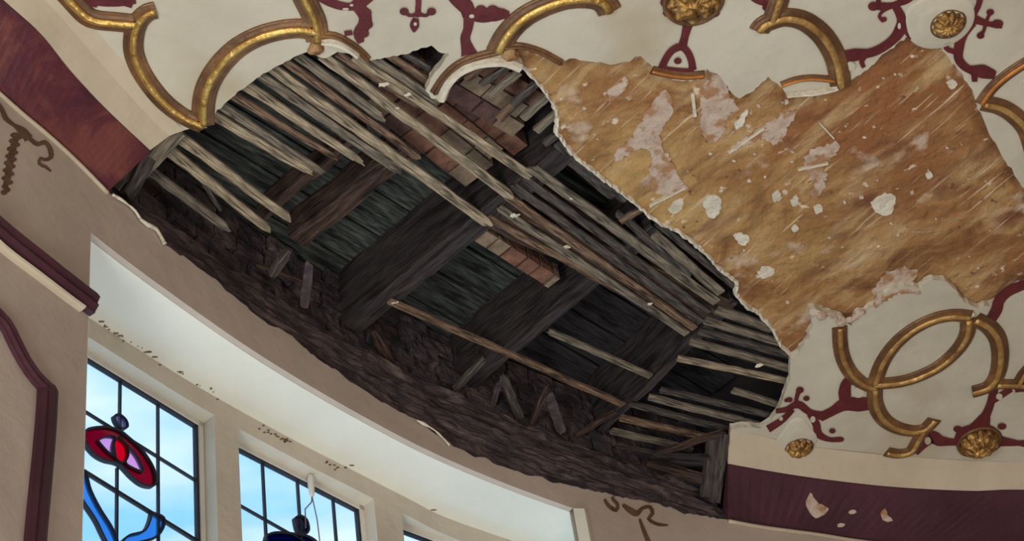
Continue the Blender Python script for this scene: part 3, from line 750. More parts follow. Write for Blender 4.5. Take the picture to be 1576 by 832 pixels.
stroke_on(bm, 'wall', [(958, 776), (968, 784), (980, 790), (988, 782), (1000, 780), (1004, 790), (998, 798), (1010, 806), (1028, 808)], [4, 9, 10, 5, 6, 6, 5, 5, 2])
tag(recentre(link('painted_ribbon', bm, m_scroll)), 'brown painted ribbon scroll on the wall below the right end of the hole', 'wall painting')
bm = bmesh.new(); stroke_on(bm, 'wall', [(984, 798), (990, 815), (999, 836), (1008, 850)], [3, 6, 7, 7])
tag(recentre(link('painted_garland', bm, m_scroll)), 'short brown garland tail below the lower ribbon scroll', 'wall painting')
# damp specks under the soffit
BV['header'] = bvh_of(bpy.data.objects['wall_windows'])
BV['soffit'] = bvh_of(bpy.data.objects['ceiling_bay_soffit'])
hd = bpy.data.objects['wall_windows']
for seg, n in (([(158, 500), (200, 527), (250, 560), (345, 618)], 40), ([(398, 655), (420, 668), (446, 680)], 22), ([(505, 710), (520, 718), (542, 720)], 14), ([(668, 786), (671, 788)], 2), ([(880, 776), (890, 786)], 3)):
    q = spline(seg, 2)
    for k in range(n):
        x, y = random.choice(q); x += random.gauss(0, 3); y += random.gauss(0, 2.2); bmx = bmesh.new()
        disc_on(bmx, x, y, random.choice((.8, 1.2, 2, 4, 5)), .0008, random.uniform(.8, 1.8), 'soffit'); own = bpy.data.objects['ceiling_bay_soffit']
        if not len(bmx.faces): disc_on(bmx, x, y, 2.2, .0008, 1.2, 'header'); own = hd
        if len(bmx.faces): link('damp_speck', bmx, m_stain, own)

# ------------------------------------------------------------------ gilded ribs
def rib(name_label, pts, w_px, m_base=m_bronze, m_bead=m_gold, depth=.012, bead=True, smoothp=True, h=0, label=None, group='gilded strapwork ribs'):
    q = spline(pts, 6) if smoothp else pts
    c = [P(x, y, 0) for x, y in q]
    ctr = sum(c, Vector()) / len(c)
    root = thing('ceiling_rib', (ctr.x, ctr.y, ZC), label, 'ceiling rib', group)
    def sweep(prof, wid, dep, bias=0):
        bm = bmesh.new(); rings = []
        for i, p in enumerate(c):
            a = c[max(0, i - 1)]; b = c[min(len(c) - 1, i + 1)]; t = (b - a).normalized(); n = Vector((-t.y, t.x, 0))
            e = 1.0
            rings.append([bm.verts.new(p + n * (u * wid + bias) + Vector((0, 0, .001 - v * dep * e))) for u, v in prof])
        k_ = len(prof)
        for a, b in zip(rings, rings[1:]):
            for k in range(k_): bm.faces.new((a[k], a[(k + 1) % k_], b[(k + 1) % k_], b[k]))
        bm.faces.new(rings[0]); bm.faces.new(rings[-1][::-1]); return bm
    w = w_px * .00172
    base = [(-.5, 0), (-.5, .42), (-.45, .58), (-.36, .62), (-.24, .80), (.24, .80), (.36, .62), (.45, .58), (.5, .42), (.5, 0)]
    link('moulding', sweep(base, w, depth), m_base, root)
    if bead:
        bd = [(-.17, .5), (-.17, .95), (-.12, 1.2), (0, 1.32), (.12, 1.2), (.17, .95), (.17, .5)]
        link('gilded_ridge', sweep(bd, w, depth), m_bead, root, True)
    return root
RIBS = [
 ([(60, -52), (96, -14), (118, 10), (134, 24), (150, 30), (180, 33), (210, 36)], 27, 'gilded rib stub running to the stepped corner at the upper left'),
 ([(240, 15), (228, 18), (216, 28), (208, 44), (205, 72), (212, 98), (228, 126), (252, 155), (282, 178), (313, 192)], 24, 'gilded rib with a curled tip sweeping down beside the left cove'),
 ([(313, 190), (313, 160), (320, 130), (338, 100), (364, 74), (396, 56), (430, 46), (462, 43), (488, 48)], 28, 'large gilded arch rib between the left cove and the hole'),
 ([(452, -40), (466, -8), (478, 16), (486, 36), (488, 62)], 27, 'steep gilded rib coming down to the tip of the large left arch'),
 ([(492, 52), (515, 54), (535, 64), (552, 76), (566, 90)], 11, 'thin brown rib sliver broken off at the top of the laths'),
 ([(766, 78), (776, 58), (792, 38), (812, 22), (840, 8), (872, -2), (905, -4), (928, 2), (938, 16)], 30, 'gilded hooked arch rib at the top centre of the picture'),
 ([(770, 72), (800, 70), (830, 78), (850, 88), (864, 96)], 11, 'thin brown rib running right from the top centre joint over the brown plaster'),
 ([(768, 78), (735, 86), (706, 98), (684, 118), (668, 142)], 13, 'broken brown rib end hanging over the laths beside a bare plaster lip'),
 ([(1208, -30), (1200, -6), (1194, 14), (1188, 32)], 26, 'short steep gilded rib at the top right of the large rosette'),
 ([(1168, 46), (1174, 38), (1186, 32), (1210, 26), (1238, 32), (1264, 52), (1282, 80), (1290, 106), (1294, 134)], 27, 'gilded quarter arch rib ending against the brown plaster peak'),
 ([(1202, 130), (1224, 122), (1250, 119), (1284, 122)], 11, 'short orange brown rib closing the foot of the right quarter arch'),
 ([(1003, 107), (1030, 113), (1056, 116), (1084, 114)], 14, 'short straight orange rib under the maroon arch foot'),
 ([(1640, 60), (1600, 84), (1568, 102), (1540, 122), (1522, 140), (1510, 158)], 20, 'orange gilded rib rising to the right edge of the picture'),
 ([(1514, 158), (1540, 164), (1562, 178), (1580, 200), (1592, 240)], 24, 'gilded rib bending down at the right edge beside the brown plaster'),
 ([(1292, 502), (1293, 530), (1299, 555), (1312, 576), (1330, 590), (1348, 596)], 22, 'gilded rib hanging from the broken plaster edge at the lower right'),
 ([(1492, 486), (1466, 484), (1436, 490), (1404, 506), (1378, 528), (1358, 556), (1346, 588)], 24, 'upper half of the gilded oval loop at the lower right'),
 ([(1490, 490), (1488, 512), (1474, 536), (1448, 560), (1418, 576), (1386, 586), (1344, 590)], 24, 'lower half of the gilded oval loop at the lower right'),
 ([(1500, 490), (1520, 500), (1535, 520), (1539, 548), (1534, 576), (1520, 594), (1496, 602)], 26, 'gilded rib curling down right of the oval loop'),
 ([(1346, 596), (1347, 620), (1358, 642), (1378, 656), (1404, 662), (1424, 658), (1438, 644)], 24, 'gilded hook rib below the oval loop'),
 ([(1422, 660), (1412, 676), (1402, 692), (1384, 697), (1364, 694)], 20, 'short gilded foot rib touching the right cove'),
 ([(1534, 590), (1556, 590), (1590, 592)], 20, 'short level gilded rib at the right edge above the bottom rosette'),
 ([(1566, 592), (1574, 576), (1588, 560)], 20, 'gilded rib stub rising at the right edge from the level rib'),
]
for pts, w, lab in RIBS:
    if 'orange' in lab or 'thin' in lab or 'broken brown' in lab: rib('', pts, w, m_bronze if 'orange' not in lab else m_bronze, m_orange if 'orange' in lab else m_bronze, .010, label=lab)
    else: rib('', pts, w * 1.12, label=lab, m_bead=m_gold if pts[0][1] < 300 and pts[0][0] < 1100 else m_gold2)
# bare plaster lips where a rib has lost its face
def lip(pts, w, label, dz=-.002, depth=.014):
    c = [P(x, y, dz) for x, y in spline(pts, 5)]; bm = bmesh.new(); rings = []
    for i, p in enumerate(c):
        a = c[max(0, i - 1)]; b = c[min(len(c) - 1, i + 1)]; t = (b - a).normalized(); n = Vector((-t.y, t.x, 0)); ww = w * .00172 * (1 + .25 * noise.noise(p * 30))
        rings.append([bm.verts.new(p + n * u * ww + Vector((0, 0, z))) for u, z in ((-.5, .024), (-.5, -.2 * depth), (-.2, -depth), (.25, -depth), (.5, -.2 * depth), (.5, .024))])
    for a, b in zip(rings, rings[1:]):
        for k in range(6): bm.faces.new((a[k], a[(k + 1) % 6], b[(k + 1) % 6], b[k]))
    bm.faces.new(rings[0]); bm.faces.new(rings[-1][::-1])
    tag(recentre(link('plaster_lip', bm, m_lip)), label, 'plaster')
lip([(800, 104), (780, 96), (755, 95), (728, 100), (704, 112), (688, 130), (679, 152)], 14, 'curved bare white plaster lip hanging over the hole under the top centre rib')
lip([(1210, 144), (1232, 142), (1256, 140), (1280, 135), (1288, 132)], 7, 'bare white plaster lip under the foot of the right quarter arch')
lip([(494, 62), (515, 64), (534, 72), (550, 84)], 9, 'bare cream plaster lip under the thin rib sliver at the top of the laths')
def lump(x, y, r, label, m):
    bm = bmesh.new(); bmesh.ops.create_icosphere(bm, subdivisions=3, radius=r)
    for v in bm.verts: v.co *= 1 + .45 * noise.noise(v.co * 60 + Vector((x, y, 0))); v.co.z *= .55
    o = link('plaster_lump', bm, m, None, True); o.location = P(x, y, -.002); return tag(o, label, 'plaster')
lump(486, 74, .020, 'ochre plaster lump at the joint above the left end of the laths', m_brown)
lump(784, 84, .020, 'ochre plaster lump under the top centre rib joint', m_brown)
lump(1493, 484, .011, 'pale plaster crumb at the top of the oval gilded loop', m_lip)
lump(1264, 486, .014, 'pinkish plaster lump on the broken edge left of the hanging rib', m_pink)
lump(1296, 496, .015, 'pinkish plaster lump capping the hanging gilded rib', m_pink)

# ------------------------------------------------------------------ maroon strapwork motifs in low relief
def motif(label, strokes, discs=(), th=.003, holes=()):
    bm = bmesh.new()
    for k, (pts, w) in enumerate(strokes): stroke_on(bm, 'ceil', pts, w, th + .00012 * k)
    for k, d in enumerate(discs): disc_on(bm, d[0], d[1], d[2], th + .0001 * (k + 9), d[3] if len(d) > 3 else None)
    o = recentre(link('strapwork_motif', bm, m_motif)); tag(o, label, 'ceiling ornament', 'maroon strapwork motifs')
    if holes:
        for d in holes:
            bm = bmesh.new(); disc_on(bm, d[0], d[1], d[2], th + .002, d[3] if len(d) > 3 else None)
            h_ = link('cream_cutout', bm, m_cream); h_.parent = o; h_.location = -o.location
    return o
motif('maroon strapwork block at the upper left above the stepped rib', [([(132, -14), (136, 2), (150, 6)], 12), ([(134, -4), (160, 0), (185, 0), (208, -4)], 20), ([(190, 4), (204, 8)], 10)])
motif('maroon scalloped strapwork band at the top, left of the fleur drop',
      [([(492, -8), (510, 4), (530, 10), (552, 8), (575, -8)], [20, 14, 12, 14, 12]), ([(542, 2), (554, 14), (562, 26), (560, 40), (552, 52), (556, 66)], [14, 18, 20, 20, 18, 10]), ([(530, 52), (542, 50)], 8)],
      [(563, 20, 9), (565, 38, 9), (560, 52, 8)], holes=[(532, 14, 5, 2), (541, 8, 3, 2)])
motif('small maroon fleur drop between two scalloped bands', [([(643, -14), (644, 2), (643, 20)], [14, 9, 9]), ([(622, 18), (630, 24), (643, 22), (656, 24), (664, 17)], [7, 5, 7, 5, 7]), ([(640, 28), (638, 38), (637, 50)], [9, 16, 2])],
      [(622, 18, 7, 6), (664, 18, 7, 6), (643, 22, 6, 5)], holes=[(639, 37, 2.5, 3)])
motif('maroon scalloped strapwork band at the top, right of the fleur drop',
      [([(690, -14), (705, 0), (718, 12), (722, 26)], [16, 22, 24, 20]), ([(722, 26), (720, 45), (716, 60), (722, 84)], [18, 14, 16, 26]), ([(722, 22), (742, 24), (760, 22), (784, 22)], [18, 22, 22, 8])],
      [(740, 14, 8, 6), (758, 14, 8, 6), (772, 18, 7, 5), (745, 30, 6, 5)], holes=[(726, 25, 4, 3)])
motif('maroon keyhole strapwork stem under the large top rosette', [([(1063, 22), (1058, 40), (1054, 56), (1050, 72)], [24, 15, 12, 14]), ([(1018, 106), (1024, 92), (1034, 78), (1048, 72), (1058, 80), (1064, 94), (1066, 108)], [12, 11, 11, 12, 11, 11, 12]), ([(1016, 104), (1040, 107), (1068, 109)], 6)],
      [(1043, 94, 6, 5), (1030, 20, 10, 7), (1098, 20, 10, 7), (1028, 4, 12, 9), (1104, -4, 12, 8)])
motif('small maroon strapwork corner at the top edge left of the steep right rib', [([(1150, -10), (1166, 0), (1186, 8)], [10, 12, 8])], [(1180, 12, 7, 5)])
motif('maroon branching strapwork left of the small top right rosette',
      [([(1338, 12), (1352, 10), (1366, 10), (1390, 2), (1410, -12)], [6, 14, 8, 14, 14]), ([(1374, 4), (1384, 20), (1388, 34), (1382, 52), (1366, 68), (1344, 80), (1320, 84), (1296, 86)], [10, 14, 18, 14, 14, 14, 20, 14]), ([(1386, 30), (1396, 46), (1406, 56)], 14), ([(1368, 12), (1358, 18), (1353, 26), (1360, 33)], [6, 5, 5, 6]), ([(1330, 84), (1326, 96), (1330, 104)], [14, 8, 6])],
      [(1344, 10, 8, 7), (1360, 30, 5, 4), (1352, 2, 4, 4)], holes=[(1384, 40, 2.5, 5), (1309, 102, 8, 7)])
motif('maroon branching strapwork right of the small top right rosette',
      [([(1478, -14), (1486, 8), (1496, 26), (1512, 34), (1528, 38), (1542, 38)], [8, 12, 16, 12, 8, 12]), ([(1510, -10), (1506, 8), (1498, 24)], [10, 9, 8]), ([(1496, 34), (1482, 54), (1476, 72), (1476, 92), (1490, 106), (1512, 110), (1532, 116)], [16, 14, 16, 14, 12, 22, 12]), ([(1500, 112), (1500, 126)], [12, 8]), ([(1516, 38), (1521, 26), (1524, 20)], [6, 5, 7]), ([(1516, 38), (1514, 48), (1508, 54)], [6, 5, 8]), ([(1462, 60), (1456, 74), (1470, 80)], 8)],
      [(1535, 37, 9, 7), (1524, 19, 6, 5), (1509, 55, 6, 5)])
motif('maroon strapwork stroke between the brown plaster and the right edge', [([(1600, 430), (1576, 438), (1552, 448), (1538, 462), (1534, 476), (1526, 490)], [14, 14, 16, 16, 18, 16])])
motif('maroon branching strapwork above the small rosette at the lower right',
      [([(1344, 620), (1322, 622), (1300, 622), (1282, 632), (1262, 642)], [18, 22, 20, 14, 14]), ([(1302, 622), (1300, 604), (1304, 588), (1316, 584)], [16, 20, 16, 12]), ([(1266, 640), (1246, 634), (1228, 622), (1210, 630), (1194, 632)], [14, 10, 12, 8, 8]), ([(1224, 628), (1226, 612), (1230, 600)], [8, 6, 8]), ([(1246, 636), (1256, 652), (1260, 668), (1276, 676), (1292, 676)], [10, 12, 12, 7, 8]), ([(1220, 630), (1204, 646), (1182, 660)], [8, 10, 12])],
      [(1231, 600, 6, 5), (1215, 615, 5, 4), (1241, 613, 5, 4), (1281, 663, 5, 4), (1293, 676, 6, 4), (1210, 616, 3, 3)], holes=[(1321, 604, 9, 8), (1251, 645, 4, 5), (1202, 644, 3, 3)])
motif('maroon strapwork spokes around the large lower right rosette',
      [([(1408, 696), (1420, 684), (1436, 672), (1446, 678), (1480, 681)], [12, 14, 20, 12, 8]), ([(1508, 660), (1516, 642), (1524, 622), (1530, 598)], [34, 14, 12, 14]), ([(1522, 622), (1538, 610), (1556, 598)], [6, 10, 10]), ([(1536, 678), (1560, 681), (1600, 684)], [18, 8, 18])],
      [(1506, 676, 38, 25), (1474, 660, 7, 5), (1542, 656, 7, 5)], holes=[(1428, 678, 5, 6), (1538, 610, 5, 5)])
motif('small maroon fork at the far right under the level gilded rib', [([(1562, 600), (1576, 598), (1600, 600)], [8, 10, 10])])

# ------------------------------------------------------------------ rosette bosses
def boss(x, y, r, petals, label, ring=False, depth=.5, knobs=0):
    p = P(x, y, 0); root = thing('rosette_boss', p, label, 'rosette', 'gilded rosette bosses')
    bm = bmesh.new(); nr, na = 14, petals * 8; rows = []
    for i in range(nr + 1):
        a = i / nr * math.pi / 2; rows.append([])
        for k in range(na):
            th = 6.2832 * k / na; lob = abs(math.sin(th * petals / 2)); rad = r * math.sin(a) * (1 - .16 * (1 - lob) * math.sin(a)); z = r * depth * math.cos(a) * (1 + 0.10 * lob)
            z *= (1 - .5 * math.exp(-((math.sin(a) - .22) / .10) ** 2) * .5)
            if knobs: z += r * .13 * noise.noise(Vector((rad * math.cos(th), rad * math.sin(th), x)) * (5.5 / r)); 
            rows[-1].append(bm.verts.new((rad * math.cos(th), rad * math.sin(th), -z)))
    for a, b in zip(rows, rows[1:]):
        for k in range(na):
            try: bm.faces.new((a[k], b[k], b[(k + 1) % na], a[(k + 1) % na]))
            except ValueError: pass
    bmesh.ops.remove_doubles(bm, verts=bm.verts, dist=1e-5)
    o = link('flower', bm, m_dull, root, True); o.location = (0, 0, -.004)
    bm = bmesh.new(); n = 48; q = [(1.12, 0), (1.12, .006), (1.05, .010), (.98, .007), (.9, .004), (.9, 0)]
    rows = [[bm.verts.new((r * a * math.cos(6.2832 * k / n), r * a * math.sin(6.2832 * k / n), -z)) for a, z in q] for k in range(n)]
    for k in range(n):
        a, b = rows[k], rows[(k + 1) % n]
        for j in range(len(q) - 1): bm.faces.new((a[j], a[j + 1], b[j + 1], b[j]))
    o = link('rim', bm, m_bronze, root, True); o.location = (0, 0, -.001)
    bm = bmesh.new(); bmesh.ops.create_icosphere(bm, subdivisions=2, radius=r * .17)
    o = link('centre_bead', bm, m_dull, root, True); o.location = (0, 0, -r * depth * .95)
    return root
boss(1067, -1, .066, 9, 'large gilded rosette at the top edge on the maroon stem', knobs=1, depth=.35)
boss(1458, 34, .040, 12, 'small ribbed gilded rosette above the peak of the brown plaster', depth=.62)
boss(1229, 686, .039, 9, 'small gilded rosette just right of the hole on the lower cove', knobs=1, depth=.6)
boss(1506, 678, .060, 10, 'large gilded leafy rosette at the lower right', knobs=1, depth=.65)
def dish(x, y, r, label, tipx, tipy):
    bm = bmesh.new(); c = P(x, y, 0); tip = P(tipx, tipy, 0) - c; n = 48; rings = []
    for f, z in ((1.0, 0.0), (.93, .005), (.86, .0035), (.78, .007), (.70, .005), (.60, .009), (.45, .008), (0, .008)):
        ring_ = []
        for k in range(n):
            a = 6.2832 * k / n; v = Vector((math.cos(a), math.sin(a), 0)) * r; d = max(0, v.normalized().dot(tip.normalized()))
            v = v * (1 + (tip.length / r - 1) * d ** 10)
            ring_.append(bm.verts.new(c + v * f + Vector((0, 0, -z))))
        rings.append(ring_)
    for a, b in zip(rings, rings[1:]):
        for k in range(n): bm.faces.new((a[k], a[(k + 1) % n], b[(k + 1) % n], b[k]))
    bmesh.ops.remove_doubles(bm, verts=bm.verts, dist=1e-5)
    tag(recentre(link('ringed_mount', bm, m_cream, None, True)), label, 'ceiling ornament')
dish(1448, 32, .085, 'cream ringed plaster mount behind the small top right rosette', 1396, 14)
dish(1226, 678, .062, 'cream teardrop plaster mount behind the small lower rosette', 1226, 642)

# ------------------------------------------------------------------ inside the hole: joists, floorboards, brickwork, plates
LB = .034                                            # laths lie just above the plaster
def plank(name, a, b, wid, z0, z1, m, segs=10, wob=.002, brk=(0, 0), bend=0, roll=0, taper=(1, 1), seed=0):
    """a real board between two 3-D points, x along its length, thickness upwards"""
    a, b = Vector(a), Vector(b); L = (b - a).length; mid = (a + b) / 2; bm = bmesh.new(); rings = []
    for i in range(segs + 1):
        t = i / segs; x = (t - .5) * L; w = wid * (taper[0] + (taper[1] - taper[0]) * t) / 2
        oy = wob * noise.noise(Vector((x * 7, seed, 0))) * 2; oz = -bend * (1 - (2 * t - 1) ** 2) + wob * noise.noise(Vector((x * 9, seed, 4)))
        e1 = wob * noise.noise(Vector((x * 30, seed, 9))); e2 = wob * noise.noise(Vector((x * 30, seed, 19)))
        row = [(x, oy - w + e1, z0 + oz), (x, oy - w * .3, z0 + oz - .0006), (x, oy + w * .35, z0 + oz), (x, oy + w + e2, z0 + oz), (x, oy + w + e2, z1 + oz), (x, oy - w + e1, z1 + oz)]
        rings.append(row)
    def jag(row, sgn, amt):
        o = [amt * f for f in (random.random(), .2 + random.random(), .3 + random.random(), random.random())]
        o = [o[0], o[1], o[2], o[3], o[3], o[0]]
        return [(x + sgn * d, y * (.65 if k in (0, 3, 4, 5) else 1), z) for k, ((x, y, z), d) in enumerate(zip(row, o))]
    if brk[0]: rings.insert(0, jag(rings[0], -1, brk[0]))
    if brk[1]: rings.append(jag(rings[-1], 1, brk[1]))
    R_ = [[bm.verts.new(v) for v in r] for r in rings]
    for p, q in zip(R_, R_[1:]):
        for k in range(6): bm.faces.new((p[k], q[k], q[(k + 1) % 6], p[(k + 1) % 6]))
    bm.faces.new(R_[0]); bm.faces.new(R_[-1][::-1])
    o = link(name, bm, m); d = (b - a).normalized()
    yaw = math.atan2(d.y, d.x); pitch = -math.asin(max(-1, min(1, d.z)))
    o.matrix_world = Matrix.Translation(mid) @ Matrix.Rotation(yaw, 4, 'Z') @ Matrix.Rotation(pitch, 4, 'Y') @ Matrix.Rotation(roll, 4, 'X')
    return o
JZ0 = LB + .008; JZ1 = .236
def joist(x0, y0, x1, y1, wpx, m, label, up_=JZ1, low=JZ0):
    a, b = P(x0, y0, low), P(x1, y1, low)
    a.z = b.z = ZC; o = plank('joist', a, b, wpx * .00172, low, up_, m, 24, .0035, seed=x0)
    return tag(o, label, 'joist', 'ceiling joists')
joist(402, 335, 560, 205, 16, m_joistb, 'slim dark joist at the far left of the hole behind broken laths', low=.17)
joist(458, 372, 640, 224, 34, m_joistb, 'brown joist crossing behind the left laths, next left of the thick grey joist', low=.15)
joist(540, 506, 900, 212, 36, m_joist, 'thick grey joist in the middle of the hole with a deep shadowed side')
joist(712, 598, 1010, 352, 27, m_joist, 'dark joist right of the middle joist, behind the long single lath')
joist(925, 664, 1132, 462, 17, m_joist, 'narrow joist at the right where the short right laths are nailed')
# floorboards run with the laths
dl = (P(740, 340).xy - P(400, 130).xy).normalized(); dn = Vector((-dl.y, dl.x)); o0 = P(560, 300, .236).xy
FBN = {0: 0, 1: 0}
for i in range(8, -4, -1):
    c = o0 + dn * (i * .118 + .03); a = c - dl * 1.25; b = c + dl * 1.35
    WO = offset2(WALL, .15)
    def inside(p):
        k = min(range(len(WO)), key=lambda k: (WO[k] - p).length); return (p - WO[k]).dot(normals2(WO)[k]) < 0
    ts = [k * .05 for k in range(-25, 28) if inside(c + dl * (k * .05)) and (c + dl * (k * .05)).x < 2.8]
    if len(ts) < 4: continue
    a = c + dl * ts[0]; b = c + dl * ts[-1]
    jx = (P(712, 598, .2).xy + P(1010, 352, .2).xy) / 2; tj = (jx - c).dot(dl); mx = c + dl * tj
    nth = ['first','second','third','fourth','fifth','sixth','seventh','eighth','ninth','tenth','eleventh','twelfth','thirteenth','fourteenth','fifteenth','sixteenth','seventeenth','eighteenth','nineteenth']
    for p, q, mm, side in ((a, mx - dl * .004, m_board, 'grey green floorboard left of the joist behind the long lath'), (mx + dl * .004, b, m_board2, 'sooty floorboard right of the joist behind the long lath')):  # boards right of the joist carry the void's shade in their colour
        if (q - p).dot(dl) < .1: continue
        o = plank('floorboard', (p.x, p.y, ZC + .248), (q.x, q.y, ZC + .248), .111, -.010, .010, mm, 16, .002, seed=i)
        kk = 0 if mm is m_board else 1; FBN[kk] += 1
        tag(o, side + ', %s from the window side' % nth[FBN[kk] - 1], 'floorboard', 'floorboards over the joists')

# brickwork seen between the laths (stepped end)
def brickwork(name, corner_a, corner_b, rows, label, dz, bw=.052, bl=.085, depth=.05, step=None, side=1):
    a, b = P(*corner_a, dz), P(*corner_b, dz); ux = (b - a); L = ux.length; ux.normalize(); uy = Vector((-ux.y, ux.x, 0)) * side
    bm = bmesh.new()
    def box(x0, x1, y0, y1, z0, z1, mi):
        v = [bm.verts.new(a + ux * x + uy * y + Vector((0, 0, z))) for z in (z0, z1) for x, y in ((x0, y0), (x1, y0), (x1, y1), (x0, y1))]
        fs = [bm.faces.new(v[:4]), bm.faces.new(v[4:])] + [bm.faces.new((v[k], v[(k + 1) % 4], v[4 + (k + 1) % 4], v[4 + k])) for k in range(4)]
        for f in fs: f.material_index = mi
    for r in range(rows):
        x = -bl * random.uniform(.2, .9); end = L + random.uniform(-.02, .02)
        while x < end - .02:
            x1 = min(x + bl * random.uniform(.8, 1.1), end)
            z = random.uniform(-.003, .003)
            box(x + .003, x1 - .003, r * bw + .003, (r + 1) * bw - .003, z, depth, random.choice((0, 0, 0, 1, 1, 2)))
            x = x1
    box(-.06, L - .02, .004, rows * bw - .004, .008, depth + .004, 3)
    return tag(recentre(link(name, bm, m_brick)), label, 'brickwork')
brickwork('brick_nogging', (566, 172), (712, 286), 4, 'red brick nogging glimpsed between the upper laths', .11, side=-1)
brickwork('brick_nogging', (664, 138), (780, 208), 3, 'red brick patch under the curved plaster lip at the top of the hole', .10, side=-1)
brickwork('brick_ledge', (748, 352), (862, 426), 1, 'short row of dusty pink bricks under the dense laths in the middle', .05, bw=.05, bl=.06, side=1)

# beam carrying the dense laths
a, b = P(745, 318, .06), P(1115, 540 - 62, .06)
o = plank('lintel_beam', (a.x, a.y, ZC), (b.x, b.y, ZC), .10, .045, .20, m_joistb, 20, .004, seed=3); tag(o, 'dark lintel beam behind the dense middle laths', 'beam')
# curved wall plates along the outer wall
sa, sb = sHL - .03, sHR + .03
tag(link('curved_wall_plate', strip(WALL, -.322, -.135, .026, .012, .012, sa, sb, 3, .010), m_plate), 'rough charred curved timber plate along the lower edge of the hole', 'timber plate')
tag(link('curved_ledger', strip(WALL, -.128, -.035, .052, .012, .012, sa, sb, 8, .016), m_plate), 'second rough curved timber set back above the lower curved plate', 'timber plate')
def brick_courses():
    bm = bmesh.new(); s0 = sa + .02
    for r in range(5):
        z = -.02 + r * .05; s = s0 + random.uniform(0, .06)
        while s < sb - .05:
            l = random.uniform(.07, .11); e = min(s + l, sb)
            d = .078 + random.uniform(-.012, .012); q = []
            for ss in (s + .003, e - .003):
                p = point_at(WALL, SW, ss); t = (point_at(WALL, SW, ss + .01) - point_at(WALL, SW, ss - .01)).normalized(); n = Vector((-t.y, t.x)); q.append((p + n * d, p + n * (d + .06)))
            v = [bm.verts.new((x.x, x.y, ZC + zz)) for zz in (z, z + .045) for x in (q[0][0], q[1][0], q[1][1], q[0][1])]
            fs = [bm.faces.new(v[:4]), bm.faces.new(v[4:])] + [bm.faces.new((v[k], v[(k + 1) % 4], v[4 + (k + 1) % 4], v[4 + k])) for k in range(4)]
            mi = 0
            for f in fs: f.material_index = mi
            s = e
    return bm
tag(link('outer_brickwork', brick_courses(), m_sooty), 'dark rough brick courses on the outer wall above the curved timbers', 'brickwork')

